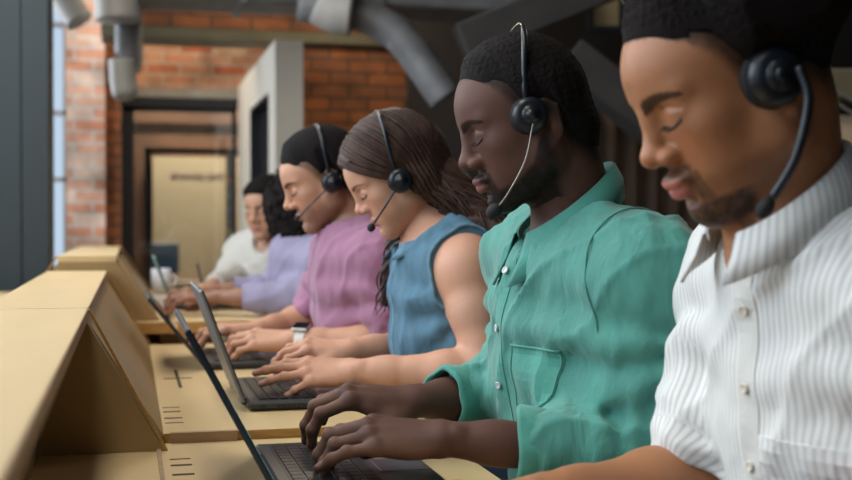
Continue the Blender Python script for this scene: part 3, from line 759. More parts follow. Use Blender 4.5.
def shirt(p, h, name, m, ease=.010, sleeves=('long','long'), sleeve_t=(.55,.55), neck_r=.062, vneck=None, fold=1., attrs=False, armhole=False, ncut=None):
    pts_ = [v3(p[q]) for q in ('chest','neck','belly','hips','SL','SR')]+[v3(a['E']) for a in p['arms']]
    lo = np.min(pts_, 0)-.16; hi = np.max(pts_, 0)+.15; lo[2] = max(v3(p['hips'])[2]-.04, .5); lo[2] = p.get('hem', lo[2])
    v = Vol(lo, hi, h); torso_prims(v, p, ease)
    X, Y, Z = v.pts(); N = v3(p['neck']); Hh = v3(p['M'] @ Vector((-.02,0,-.03)))
    for i, a in enumerate(p['arms']):
        if sleeves[i] is None: continue
        S_, E, W = v3(a['S']), v3(a['E']), v3(a['W'])
        tv = Vol(lo, hi, h) if False else None
        E2 = E+v3((0,0,-.004)); t = sleeve_t[i]
        if t < 1:   # ends on the upper arm
            Cc = S_+(E-S_)*t; dd = unit(E-S_); segs = [(S_, Cc+dd*.03, .064, .062)]
        else:
            q = t-1; Cc = E+(W-E)*q; dd = unit(W-E); segs = [(S_, S_+(E-S_)*.5, .062, .060), (S_+(E-S_)*.5, E, .060, .056), (E, Cc+dd*.02, .056, .056-.020*min(1, q*1.4))]
        sub = v.blk(np.min([S_,E,Cc], 0)-.10, np.max([S_,E,Cc], 0)+.10)
        sl, x, y, z = sub; d = None
        for (a0, b0, r0, r1) in segs:
            e = b0-a0; L2 = e@e; tt = np.clip(((x-a0[0])*e[0]+(y-a0[1])*e[1]+(z-a0[2])*e[2])/L2, 0, 1)
            q = np.sqrt((x-a0[0]-tt*e[0])**2+(y-a0[1]-tt*e[1])**2+(z-a0[2]-tt*e[2])**2)-(r0+tt*(r1-r0))*a.get('sl', 1.)
            d = q if d is None else smin(d, q, .025)
        # folds: bunching at the elbow and near the end
        if fold:
            bc = E if t >= 1 else Cc
            al = (x-bc[0])*dd[0]+(y-bc[1])*dd[1]+(z-bc[2])*dd[2]
            P = np.stack(np.broadcast_arrays(x, y, z), -1)
            d = d-min(fold, 1.1)*(.0045*np.sin(al*150+3*sn(P, 14, i))*np.exp(-(al/.09)**2)*(.6+.4*sn(P, 22, 5+i))+.004*sn(P*[1,1,.6], 28, 3+i))
        pl = (x-Cc[0])*dd[0]+(y-Cc[1])*dd[1]+(z-Cc[2])*dd[2]
        d = -smin(-d, -pl, .006)
        v.apply(sl, d.astype(F32), F32(p.get('sk', .028)), 'u')
    if fold:
        near = np.abs(v.D) < .02
        idx = np.argwhere(near); P = v.lo+v.h*idx
        C = v3(p['chest']); Bc = v3(p['belly'])
        n = .0035*sn(P*[1,1,.45], 26, 1)+.0022*sn(P*[1.2,1,.7], 55, 7)
        rd = 1-np.abs(np.sin(P[:,2]*22+P[:,1]*26+2.2*sn(P, 9, 4))); n += .004*(rd**3)
        # drag lines running from the armpits towards the waist
        for a in p['arms']:
            ap = v3(a['S'])*.75+C*.25+v3((0,0,-.06)); r = P-ap; an = np.arctan2(r[:,2], r[:,0]+r[:,1]*.3); dist = np.linalg.norm(r, axis=1)
            n += .0045*np.sin(an*9+2*sn(P, 12, 6))*np.exp(-((dist-.09)/.07)**2)
        v.D[near] -= (fold*n).astype(F32)
    # neck opening
    v.cone(N-v3((0,0,p.get('nsub', .05))), Hh, neck_r-.004, neck_r, .006, 's')
    if vneck is not None:
        for (a0, b0, r0, r1) in vneck: v.cone(a0, b0, r0, r1, .006, 's')
    if armhole:
        for a in p['arms']:
            S_ = v3(a['S']); C = v3(p['chest']); dd = unit((S_-C)*v3((.15,1,.10)))
            q = S_-dd*armhole
            v.D = np.maximum(v.D, np.minimum(((X-q[0])*dd[0]+(Y-q[1])*dd[1]+(Z-q[2])*dd[2]), .5).astype(F32) - np.where(Z < S_[2]-.13, F32(9)*(S_[2]-.13-Z), 0).astype(F32))
    if ncut:
        c_, rx_, tb_, tf_ = ncut; c_ = v3(c_); n_ = unit(v3((-(tb_+tf_), 0, 2*rx_)))
        pl_ = (X-c_[0])*n_[0]+(Y-c_[1])*n_[1]+(Z-c_[2])*n_[2]+.004
        ax_ = unit(Hh-(N-v3((0,0,.05))))*.35+v3((0,0,1)); ax_ = unit(ax_)
        qx, qy, qz = X-c_[0], Y-c_[1], Z-c_[2]; al = qx*ax_[0]+qy*ax_[1]+qz*ax_[2]
        rr_ = np.sqrt(np.maximum(qx*qx+qy*qy+qz*qz-al*al, 0))-(rx_+.020)
        v.D = -smin(-v.D, np.maximum(rr_, -pl_).astype(F32), F32(.008))
    V, Fq = v.mesh()
    at = {}
    if attrs:
        C = v3(p['chest']); st = np.arctan2(V[:,1]-C[1], -(V[:,0]-C[0]))*.155
        st = np.where(np.abs(V[:,0]-C[0]) < .5, V[:,1]*0+st, st); st = (V[:,1]-C[1])*.85+st*.15
        for i, a in enumerate(p['arms']):
            S_, E, W = v3(a['S']), v3(a['E']), v3(a['W'])
            for (a0, b0) in ((S_, E), (E, W)):
                e = b0-a0; t = ((V-a0)@e)/(e@e); tc_ = np.clip(t, 0, 1); q = V-a0-tc_[:,None]*e; dist = np.linalg.norm(q, axis=1)
                u_ = unit(np.cross(e, (0,1,.01))); w_ = np.cross(unit(e), u_)
                mk_ = (dist < .082) & (t > .22 if a0 is S_ else t > -.1)
                st = np.where(mk_, np.arctan2(q@w_, q@u_)*.058+.3, st)
        at['stripe'] = st
    o = np_obj(name, [(V, Fq, None)], m, None, at)
    return o, V, Fq

def bvh_of(V, Fq): return BVHTree.FromPolygons([tuple(x) for x in V], [tuple(int(i) for i in f) for f in Fq])
def press(bv, y, z, dirn=(1,0,0), off=.0015, x0=-.3):
    hit = bv.ray_cast(Vector((x0,y,z)), Vector(dirn))
    if hit[0] is None: return None, None
    n = hit[1]; n = -n if n.dot(Vector(dirn)) > 0 else n
    return hit[0]+n*off, n
def patch(bv, ys, zs, off, thick, name, m, parent, shape=None):
    P = []; O = []
    for z in zs:
        row = []; ro = []
        for y in ys:
            y2 = shape(y, z) if shape else y
            q, n = press(bv, y2, z, off=off)
            if q is None: q, n = row[-1] if row else Vector((.5,y2,z)), Vector((-1,0,0))
            row.append(q); ro.append(-n*thick)
        P.append(row); O.append(ro)
    b = MB(); b.grid(P, O); return b.build(name, m, parent, smooth=False)
def button(bv, y, z, name, m, parent, off=.0035, r=.0055):
    q, n = press(bv, y, z, off=off)
    if q is None: return
    M = Matrix.Translation(q) @ n.to_track_quat('Z', 'Y').to_matrix().to_4x4()
    b = MB(); b.lathe([(r*.9,-.001),(r,0),(r,.0012),(r*.8,.0018),(r*.7,.0012),(.0001,.0011)], M, 16); o = b.build(name, m, parent, smooth=True)
    return o

def collar(c, rx, ry, tilt_b, tilt_f, m, parent, hb=.040, hf=.066, stand=.018, gap=.30, flare=.020, name='collar', fwd=Vector((-1,0,0)), n=56, wav=.002, ptx=.010):
    """shirt collar around c: back high, front low. Angle 0 = back."""
    c = Vector(c); P = []; O = []
    side = Vector((0,0,1)).cross(fwd)
    for i in range(n+1):
        a = -math.pi+gap+(2*math.pi-2*gap)*i/n
        ca, sa = math.cos(a), math.sin(a); fr = (1-ca)/2
        base = c+(-fwd)*rx*ca+side*ry*sa+Vector((0,0,tilt_b*(1-fr)-tilt_f*fr))
        out = ((-fwd)*ca*ry+side*sa*rx).normalized()
        L = hb+(hf-hb)*max(0, fr-.35)/.65; pf = max(0, fr-.72)/.28
        dn = Vector((0,0,-1))+fwd*(-.0)
        top = base+Vector((0,0,stand*(1-.55*fr)))
        w = wav*math.sin(a*7)
        col = [base-out*.003, base+Vector((0,0,stand*.5)), top, top+out*.005+Vector((0,0,-.001)), top+out*(.008+flare*.4)+dn*L*.45, top+out*(.008+flare*(.45+.55*fr)+w)+dn*L+fwd*pf*ptx]
        P.append(col); O.append([out*.0022]*3+[Vector((0,0,-.002))-out*.001]+[-out*.004]*2)
    b = MB(); b.grid(P, O); return b.build(name, m, parent, smooth=True)

def ring_cuff(a0, d, r0, r1, w, m, parent, name='cuff', seed=0, layers=2, sq=1.):
    """rolled sleeve cuff round the axis d at a0"""
    a0 = Vector(a0); d = Vector(d).normalized(); u = d.orthogonal().normalized(); s = d.cross(u); n = 48
    prof = [(0,-.004),(0,.001),(.004,.0045),(.5*w,.005),(w-.005,.0048),(w,.0015),(w,-.003),(.5*w,-.004)]
    vs = []; 
    for i in range(n):
        a = 2*math.pi*i/n
        for (t, o) in prof:
            rr = r0+(r1-r0)*t/w+o+.0022*math.sin(a*3+seed+t*60)+.0014*math.sin(a*7+seed*2+t*110)
            vs.append(a0+d*(t+.003*math.sin(a*2+seed))+rr*(math.cos(a)*u+math.sin(a)*s*sq))
    k = len(prof); fs = [(i*k+j, i*k+(j+1)%k, ((i+1)%n)*k+(j+1)%k, ((i+1)%n)*k+j) for i in range(n) for j in range(k)]
    b = MB(); b.add(vs, fs); return b.build(name, m, parent, smooth=True)

def legs(p, m_tr, m_shoe, parent):
    Hc = v3(p['hips']); w = unit((v3(p['SR'])-v3(p['SL']))*v3((1,1,0))); f = v3(p.get('facing', (-1,0,0)))
    v = Vol(np.minimum(Hc, Hc+f*.5)-v3((.25,.28,.56)), np.maximum(Hc, Hc+f*.5)+v3((.25,.28,.16)), .011)
    v.ell(Hc-v3((0,0,.01)), (.132,.172,.092), .02)
    feet = []
    for s in (-1,1):
        hp = Hc+w*s*.085+f*.02; kn = Hc+w*s*.10+f*.40+v3((0,0,.005)); an = kn-f*.05; an[2] = .10
        v.cone(hp, kn, .082, .060, .04); v.cone(kn, an, .060, .046, .03); feet.append(an)
    v.D = np.maximum(v.D, (v3(p['hips'])[2]-.098-.0-v.pts()[2]+0*v.D).astype(F32)*(np.abs((v.pts()[0]-Hc[0])*f[0]+(v.pts()[1]-Hc[1])*f[1]) < .13)-F32(9)*(np.abs((v.pts()[0]-Hc[0])*f[0]+(v.pts()[1]-Hc[1])*f[1]) >= .13))
    V, Fq = v.mesh(); np_obj('trousers', [(V, Fq, None)], m_tr, parent)
    for an in feet:
        v = Vol(an-v3((.14,.14,.105)), an+v3((.14,.14,.05)), .006) if False else Vol(np.minimum(an, an+f*.2)-v3((.09,.09,.105)), np.maximum(an, an+f*.2)+v3((.09,.09,.05)), .006)
        v.cone(an+v3((0,0,-.06))-f*.02, an+f*.14+v3((0,0,-.072)), .036, .028, .01); v.cone(an, an+v3((0,0,-.05)), .045, .038, .02)
        v.D = np.maximum(v.D, (.003-v.pts()[2]+0*v.D).astype(F32))
        V, Fq = v.mesh(); np_obj('shoe', [(V, Fq, None)], m_shoe, parent)

# relaxed typing fingers: (curl1, curl2, curl3, spread)
M_HAIRB = mat('black hair', (.010,.0075,.007), .85, bump=(900,.8,.002), spec=.12)
M_HAIRD = mat('dark fade hair', (.010,.008,.008), .8, bump=(700,.8,.002), spec=.15)
M_EYE = mat('dark lashes', (.012,.008,.007), .6)
def skin_mat(name, rough=.42, sss=.12, spec=.36):
    return mat(name, rough=rough+.08, attr=True, bump=(700,.18,.0008), sss=sss, spec=spec)
M_TR = mat('dark trousers', (.02,.022,.03), .85, bump=(300,.2,.001)); M_SHOE = mat('black shoe', (.015,.013,.012), .5)

def lashes(p, parent, n=12, L=.006):
    M = p['M']
    for s in (-1,1):
        b = MB(); pts_ = []
        for k in range(9):
            dy = -1+k/4; y = s*(.032+.016*dy*.97); z = ZL(dy*.97); hit = p['bv'].ray_cast(Vector((.2,y,z)), Vector((-1,0,0)))
            pts_.append(Vector((hit[0].x+.0004 if hit[0] else .088, y, z)))
        b.tube([M @ q for q in pts_], .0011*p.get('lashk', 1), 5)
        for k in range(n):
            t = k/(n-1)*8; i = min(7, int(t)); q = pts_[i].lerp(pts_[i+1], t-i)
            o = Vector((.85, s*(.55*(q.y*s-.032)/.016), -.45)).normalized()
            b.tube([M @ q, M @ (q+o*L*.6), M @ (q+o*L+Vector((0,0,L*.12)))], [.00045,.00035,.0001], 4)
        b.build('eyelashes', M_EYE, parent)

def headset(p, label, top=(-.01,.0,.148), mic=(.089,.05,-.11), boom=None, cup=(.0,.090,-.004), cr=.023, thin=False, th=.0045, mr=.008, ml=.018, tiltx=0., wire=None, cm=None, cdepth=1.):
    M = p['M']; r = bpy.data.objects.new('headset', None); r.empty_display_size = .05; link(r); r.location = M @ Vector(top)
    tag(r, label, 'headset'); inv = Matrix.Translation(-r.location)
    M = inv @ M
    m1 = mat('headset black', (.010,.013,.018), .35); m2 = mat('ear pad', (.008,.008,.009), .75); m3 = mat('headset steel', (.30,.27,.22), .3, .8)
    tp = Vector(top); hw = cup[1]-.006; pts_ = []
    n = 28
    for k in range(n+1):
        a = math.pi*k/n; pts_.append(Vector((cup[0]+(tp.x-cup[0])*math.sin(a)**1.0+tiltx*math.sin(a), math.copysign(abs(math.cos(a))**.62, math.cos(a))*(hw+p.get('bandw', .006)*math.sin(min(a, math.pi-a)*2)**2), cup[2]+.012+(tp.z-cup[2]-.012)*math.sin(a)**.72)))
    if thin:
        b = MB(); b.tube([M @ q for q in pts_], .0017, 8); b.build('headband', m3, r, smooth=True)
        b = MB(); b.tube([M @ q for q in pts_[:12]], [.0046]*9+[.004,.003,.002], 10); b.build('headband_sleeve', m1, r, smooth=True)
    else:
        b = MB(); b.tube([M @ q for q in pts_], th, 10); b.build('headband', m1, r, smooth=True)
        b = MB(); b.tube([M @ (q*1.0+(q-Vector((0,0,.04))).normalized()*th*.9) for q in pts_[9:20]], th*.35, 6); b.build('headband_trim', m3, r, smooth=True)
    for s in (1,-1):
        if s < 0 and p.get('mono'): continue
        Mc = M @ Matrix.Translation((cup[0], s*cup[1], cup[2])) @ Matrix.Rotation(-s*R(90),4,'X') 
        q = MB(); q.lathe([(.004,.0065*cdepth),(cr*.72,.0062*cdepth),(cr*.93,.003),(cr,-.003),(cr*.95,-.009*cdepth),(cr*.6,-.012*cdepth)], Mc, 32); c_ = q.build('ear_cup', m1, r, smooth=True)
        q = MB(); q.lathe([(cr*.9,-.008),(cr*1.05,-.012),(cr*1.02,-.019),(cr*.7,-.021),(.003,-.016)], Mc, 28); q.build('ear_pad', m2, c_, smooth=True)
        q = MB(); q.lathe([(cr*.55,.005*cdepth),(cr*.52,.008*cdepth),(.002,.0085*cdepth)], Mc, 24); q.build('cup_cap', m1, c_, smooth=True)
    c0 = Vector(cup)+Vector((.0,.006,0)); mi = Vector(mic)
    pb = boom or [c0, c0.lerp(mi, .5)+Vector((0,.006,0)), mi]
    pb = [Vector(q) for q in pb]
    # smooth boom through the points
    fine = []
    P_ = [pb[0]*2-pb[1]]+pb+[pb[-1]*2-pb[-2]]
    for i in range(1, len(P_)-2):
        for k in range(8):
            t = k/8; a, b_, c, d = P_[i-1], P_[i], P_[i+1], P_[i+2]
            fine.append(.5*((2*b_)+(c-a)*t+(2*a-5*b_+4*c-d)*t*t+(3*b_-a-3*c+d)*t**3))
    fine.append(pb[-1])
    b = MB(); b.tube([M @ q for q in fine], wire or .0022, 8); b.build('microphone_boom', m3 if (cm == 'steel') else m1, r, smooth=True)
    d = (fine[-1]-fine[-4]).normalized()
    b = MB(); prof = [(mr*math.sin(math.pi*k/12)+.0002, -ml*.5*math.cos(math.pi*k/12)) for k in range(13)]
    b.lathe(prof, M @ Matrix.Translation(mi+d*ml*.3) @ d.to_track_quat('Z','Y').to_matrix().to_4x4(), 20); b.build('microphone', m2, r, smooth=True)
    q = MB(); q.tube([M @ (c0+Vector((0,-.001,0))), M @ (c0+Vector((0,.005,0)))], .0075, 16); q.build('boom_pivot', m1, r, smooth=True)
    return r

def finish_person(p, label, parts, group=None):
    o = np_obj('person', parts, p['smat'], None); tag(o, label, 'person', group); return o
def place(p):
    p['M'] = head_matrix(p['H'], p['pitch'], p.get('yaw', 0), p.get('roll', 0), p.get('hsc', 1.))
def make(p, label, hh=.002, ht=.006, ha=.003, hhand=.0016):
    place(p); p['smat'] = p['smat'] or skin_mat('skin')
    hp, v, SK = build_head(p, hh); parts = [hp]
    for a in p['arms']:
        q, fr, tips = build_arm(p, a, ha, hhand); parts += q; a['fr'] = fr; a['tips'] = tips
    # torso under the clothes
    pts_ = [v3(p[q]) for q in ('chest','neck','belly','hips','SL','SR')]
    lo = np.min(pts_, 0)-.14; hi = np.max(pts_, 0)+.13; lo[2] = v3(p['hips'])[2]-.06
    tv = Vol(lo, hi, ht); torso_prims(tv, p, p.get('under', -.010))
    N = v3(p['neck']); Hh = v3(p['M'] @ Vector((-.03,0,-.035))); nr = (.050 if p.get('fem') else .061)
    sc = p.get('hsc', 1.)
    tv.cone(N-v3((0,0,.03)), N+(Hh-N)*.55, (nr)*sc-.001, (nr-.003)*sc-.001, .03)
    if p.get('bare'):
        for a in p['arms']:
            S_, E = v3(a['S']), v3(a['E']); k = a.get('thick', 1.); tv.cone(S_, S_+(E-S_)*.4, .050*k, .050*k, .03); tv.cone(S_+(E-S_)*.4, S_+(E-S_)*.55, .049*k, .0467*k, .02)
            tv.ell(S_+v3((0,0,.004)), (.050*k,.049*k,.051*k), .03)
    V, Fq = tv.mesh(); C = np.tile(v3(p['skin']), (len(V), 1))*(1+.04*sn(V, 40, 2)[:,None])
    parts.append((V, Fq, np.clip(C, 0, 1)))
    o = finish_person(p, label, parts, p.get('group')); p['o'] = o
    lashes(p, o)
    return o, v, SK

def contour(V, q, n, m, parent, name='seam', r=.0014, zmin=None, pc=90):
    q, n = v3(q), unit(n); qd = np.abs((V-q)@n); sel = V[qd < .0035]; sel = sel[np.linalg.norm(sel-q, axis=1) < .13]
    if zmin is not None: sel = sel[sel[:,2] > zmin]
    c0 = q; u_ = unit(np.cross(n, (1,0,0))); w_ = np.cross(n, u_); an = np.arctan2((sel-c0)@w_, (sel-c0)@u_); rr = np.linalg.norm(sel-c0, axis=1)
    rs_ = []; out = []
    for k in range(49):
        t = -math.pi+2*math.pi*k/48; dl = np.abs((an-t+np.pi) % (2*np.pi)-np.pi); i = dl < .12
        if i.sum() < 2: continue
        r_ = np.percentile(rr[i], pc)+.0006; rs_.append(r_); r_ = np.mean(rs_[-3:]); out.append(c0+r_*(math.cos(t)*u_+math.sin(t)*w_))
    br = max(range(len(out)), key=lambda i: np.linalg.norm(out[i]-out[i-1])); out = out[br:]+out[:br]
    b = MB(); b.tube([Vector(x) for x in out], r, 6); return b.build(name, m, parent, smooth=True)

def beard_full(V):
    x, y, z = V[:,0], V[:,1], V[:,2]; ay = np.abs(y)
    zb = np.interp(x, [-.01,.012,.03,.055,.075,.1], [.0,-.015,-.048,-.066,-.070,-.070])
    j = sstep(.006, -.006, z-zb)*sstep(-.012, .006, x)*sstep(-.125,-.108,z)
    mu = sstep(.030,.024,ay)*sstep(-.0345,-.0385,z)*sstep(-.0475,-.0450,z)*(x > .07)
    co_ = sstep(.008,.004,np.abs(ay-.026))*sstep(-.040,-.046,z)*(x > .055)
    sp = sstep(.010,.006,ay)*(z < -.0695)*(x > .06)
    return np.clip(np.maximum.reduce([j*.95, mu*.8, co_*.75*(z > -.08), sp*.9]), 0, 1)
def beard_goatee(V):
    x, y, z = V[:,0], V[:,1], V[:,2]; ay = np.abs(y)
    j = sstep(-.072,-.082,z)*sstep(.035,.055,x)*sstep(-.118,-.102,z)
    mu = sstep(.032,.024,ay)*sstep(-.0355,-.0395,z)*sstep(-.0475,-.0455,z)*(x > .07)
    co_ = sstep(.009,.004,np.abs(ay-.027))*sstep(-.042,-.048,z)*(x > .050)
    jaw = .28*sstep(-.045,-.06,z)*sstep(-.11,-.09,z)*sstep(.0,.02,x)
    return np.clip(np.maximum.reduce([j*.92, mu*.6, co_*.65, jaw]), 0, 1)
def beard_stubble(V):
    x, y, z = V[:,0], V[:,1], V[:,2]
    zb = np.interp(x, [-.01,.012,.03,.055,.075,.1], [.0,-.015,-.040,-.050,-.034,-.034])
    return .40*sstep(.010,-.012,z-zb)*sstep(-.012,.010,x)*sstep(-.125,-.10,z)
TYPE = [(.22,.72,.40,.06),(.20,.78,.42,.0),(.24,.80,.42,-.05),(.30,.55,.30,-.14)]
THUMB = ((.018,.020,-.008),(.052,.040,-.024),(.080,.041,-.034),(.101,.034,-.038))

# ---- man in turquoise (P4)
P4 = dict(H=(.553,1.59,1.208), pitch=R(18), yaw=R(-7), trap=.045, ch=.160, sk=.055, neck=(.622,1.60,1.068), chest=(.634,1.60,.92), belly=(.656,1.60,.76), hips=(.72,1.60,.56), SL=(.652,1.425,.995), SR=(.628,1.785,1.01),
    w=1.05, dp=1.02, skin=(.112,.054,.040), lipc=(.22,.085,.075), browc=(.015,.009,.008), hairc=(.014,.010,.009), beardc=(.013,.009,.009), beard=beard_full, fade=.92, hsc=.98, lip=1.75, back=.010, nwid=1.35, muz=.003, nose=-.002, browt=.0068, hl=.018, jaw=.002,
    palm=(.26,.14,.10), nail=(.34,.20,.17), flush=(1.05,.9,.85), smat=skin_mat('deep brown skin', .44, .0, .2),
    arms=[dict(S=(.652,1.425,.995), E=(.660,1.402,.770), W=(.392,1.462,.796), u=(0,-.2,1), hd=(-.93,.30,.03), hu=(-.05,-.22,1), side=1, fingers=[(.30,.80,.40,.05),(.26,.84,.42,.01),(.28,.82,.40,-.03),(.16,.30,.15,-.12)], thumb=THUMB, hs=1.08, thick=.94, sl=1.17),
          dict(S=(.628,1.785,1.01), E=(.625,1.80,.80), W=(.405,1.675,.812), u=(0,.1,1), hd=(-.95,.15,.10), hu=(-.05,-.2,1), side=-1, fingers=[(.5,.7,.4,.06),(.5,.75,.4,.0),(.5,.75,.4,-.05),(.5,.6,.3,-.12)], thumb=((.018,.022,-.010),(.048,.040,-.024),(.070,.036,-.036),(.088,.026,-.042)), hs=1.08, thick=1.05, sl=1.12)])
o4, v4, SK4 = make(P4, 'man in turquoise linen shirt and headset typing with dark hands on the nearest laptop', hh=.0019)
np_obj('hair', [short_hair(P4, v4, SK4, .002, .011, .0018, tp=.28)], M_HAIRD, o4)
M_TURQ = mat('turquoise linen', (.064,.275,.228), .8, var=(14,.84,1.14,(1,1,.5)), bump=(26,.7,.012,(1,1,.4)), sheen=.25)
M_TURQ2 = mat('turquoise linen folded', (.055,.28,.225), .8, var=(20,.88,1.1), bump=(120,.5,.002), sheen=.25)
M_BTN = mat('pearl button', (.62,.68,.66), .3)
Nk = v3(P4['neck'])
sh4, V4, F4 = shirt(P4, .0045, 'shirt', M_TURQ, ease=.013, sleeves=('l','l'), sleeve_t=(1.64,1.72), neck_r=.062, fold=1.5, ncut=((.604,1.597,1.100), .067, .044, .052), vneck=[(Nk+v3((-.045,0,.02)), Nk+v3((-.14,0,-.035)), .040, .014)])
sh4.parent = o4
for a, t in zip(P4['arms'], (.455,.555)):
    E, W_ = v3(a['E']), v3(a['W']); ring_cuff(E+(W_-E)*t, W_-E, .0435, .0460, .062, M_TURQ2, sh4, 'cuff', seed=t*9)
collar((.604,1.597,1.100), .067, .066, .044, .052, M_TURQ2, sh4, hb=.050, hf=.078, flare=.022, gap=.38)
contour(V4, v3(P4['SL'])+v3((0,.008,0)), (.25,-1,.25), M_TURQ2, sh4, zmin=.90)
bv4 = bvh_of(V4, F4)
patch(bv4, [1.578,1.584,1.592,1.600,1.606], [.72+.012*i for i in range(28)], .0012, .003, 'placket', M_TURQ2, sh4)
for i, z in enumerate((1.005,.925,.845,.765)): button(bv4, 1.592, z, 'button', M_BTN, sh4)
pk = patch(bv4, [1.462+.0095*i for i in range(11)], [.79+.0115*i for i in range(11)], .0018, .0024, 'pocket', M_TURQ2, sh4, shape=lambda y, z: 1.5095+(y-1.5095)*(1 if z > .812 else .72+.28*(z-.79)/.022))
b = MB()
def edge_tube(pts_, r=.0011):
    q = []
    for y, z in pts_:
        h_, n_ = press(bv4, y, z, off=.0024)
        if h_ is not None: q.append(h_)
    b.tube(q, r, 6)
edge_tube([(1.462+.0095*i, .905) for i in range(11)], .0018); edge_tube([(1.464, .905-.0115*i) for i in range(10)]+[(1.475,.79),(1.50,.788),(1.53,.789),(1.548,.797)]+[(1.556,.80+.0115*i) for i in range(10)])
b.build('seam', M_TURQ2, pk, smooth=True)
legs(P4, M_TR, M_SHOE, o4)
headset(P4, 'black headset with thin band, steel boom and foam tip on the man in turquoise', top=(-.022,0,.146), mic=(.094,.052,-.092), cup=(.018,.090,.016), cr=.0255, thin=True, wire=.0013, cm='steel', mr=.0105, ml=.028, boom=[(.020,.098,.004),(.044,.092,-.040),(.076,.072,-.076),(.094,.052,-.092)])

# ---- man in the striped shirt (P5)
P5 = dict(H=(.606,1.100,1.206), top=.03, nape=.042, pitch=R(26), yaw=R(-5), trap=.036, ch=.175, nsub=-.012, under=-.018, neck=(.660,1.10,1.055), chest=(.738,1.095,.89), belly=(.775,1.095,.72), hips=(.80,1.10,.55), SL=(.745,.90,.985), SR=(.725,1.285,1.0),
    w=1.10, dp=1.05, skin=(.38,.165,.078), lipc=(.55,.17,.15), browc=(.028,.014,.010), hairc=(.012,.009,.008), beardc=(.028,.016,.013), beard=beard_goatee, fade=.85, hsc=1.045, lip=1.95, nwid=1.15, muz=.003, nose=-.001, browt=.0078, hl=.013,
    smat=skin_mat('warm brown skin', .38, .10), flush=(1.08,.85,.8),
    arms=[dict(S=(.745,.90,.985), E=(.80,.86,.80), W=(.56,.93,.80), u=(0,0,1), hd=(-1,.15,0), hu=(0,0,1), side=1, fingers=TYPE, thumb=THUMB, sl=1.12),
          dict(S=(.725,1.285,1.0), E=(.650,1.268,.768), W=(.432,1.225,.772), u=(0,0,1), hd=(-1,-.05,.06), hu=(0,0,1), side=-1, fingers=[(.1,.2,.1,.1),(.0,.15,.1,0),(.1,.2,.1,-.1),(.2,.2,.1,-.2)], thumb=THUMB, sl=1.15)])
o5, v5, SK5 = make(P5, 'man nearest the camera in white striped shirt wearing a black headset', hh=.0018)
np_obj('hair', [short_hair(P5, v5, SK5, .002, .016, .0022, tp=.30, Tback=.030)], M_HAIRB, o5)
def stripe_mat():
    m = mat('white striped cotton', (.7,.7,.68), .85, bump=(30,.7,.006,(1,1,.35)), sheen=.2); nt = m.node_tree; N = nt.nodes; L = nt.links
    a = N.new('ShaderNodeAttribute'); a.attribute_name = 'stripe'
    mu = N.new('ShaderNodeMath'); mu.operation = 'MULTIPLY'; mu.inputs[1].default_value = 2*math.pi/.0078; L.new(a.outputs['Fac'], mu.inputs[0])
    si = N.new('ShaderNodeMath'); si.operation = 'SINE'; L.new(mu.outputs[0], si.inputs[0])
    r = N.new('ShaderNodeMapRange'); r.inputs['From Min'].default_value = -.2; r.inputs['From Max'].default_value = .8; L.new(si.outputs[0], r.inputs['Value'])
    mx = N.new('ShaderNodeMix'); mx.data_type = 'RGBA'; mx.inputs[6].default_value = (.76,.76,.73,1); mx.inputs[7].default_value = (.55,.565,.57,1)
    L.new(r.outputs['Result'], mx.inputs[0]); L.new(mx.outputs[2], N['Principled BSDF'].inputs['Base Color']); return m
M_STR = stripe_mat(); M_WCOT = mat('white cotton', (.66,.66,.63), .85, bump=(60,.4,.003))
Nk = v3(P5['neck'])
sh5, V5, F5 = shirt(P5, .0048, 'shirt', M_STR, ease=.016, sleeves=('l','l'), sleeve_t=(1.15,.96), neck_r=.068, attrs=True, fold=1.2, ncut=((.648,1.10,1.098), .069, .044, .050), vneck=[(Nk+v3((-.05,0,.035)), Nk+v3((-.12,0,.014)), .030, .008)])
sh5.parent = o5
M_STRC = M_STR
cl = collar((.648,1.10,1.098), .069, .068, .044, .050, None, sh5, hb=.046, hf=.054, flare=.013, gap=.50)
cl.data.materials.append(M_STR); at = cl.data.attributes.new('stripe', 'FLOAT', 'POINT'); at.data.foreach_set('value', [math.atan2(v.co.y-1.10, v.co.x-.655)*.075 for v in cl.data.vertices])
bv5 = bvh_of(V5, F5)
pl = patch(bv5, [1.066,1.073,1.082,1.090,1.097], [.66+.012*i for i in range(32)], .0012, .003, 'placket', M_WCOT, sh5)
for z in (.985,.905,.825,.745): button(bv5, 1.082, z, 'button', mat('cream button', (.7,.66,.55), .3), sh5, r=.0058)
pk = patch(bv5, [.955+.011*i for i in range(11)], [.73+.013*i for i in range(11)], .0018, .0024, 'pocket', None, sh5)
pk.data.materials.append(M_STR); at = pk.data.attributes.new('stripe', 'FLOAT', 'POINT'); at.data.foreach_set('value', [(v.co.y-1.10)*.85 for v in pk.data.vertices])
legs(P5, M_TR, M_SHOE, o5)
headset(P5, 'black headset with thick boom on the man in the white striped shirt', top=(.054,0,.148), mic=(.056,.086,-.094), cup=(.002,.092,.006), cr=.028, th=.0035, wire=.0048, mr=.0075, ml=.022, cdepth=1.3, boom=[(-.014,.104,.006),(-.006,.110,-.025),(.024,.104,-.066),(.054,.090,-.092)], thin=True)

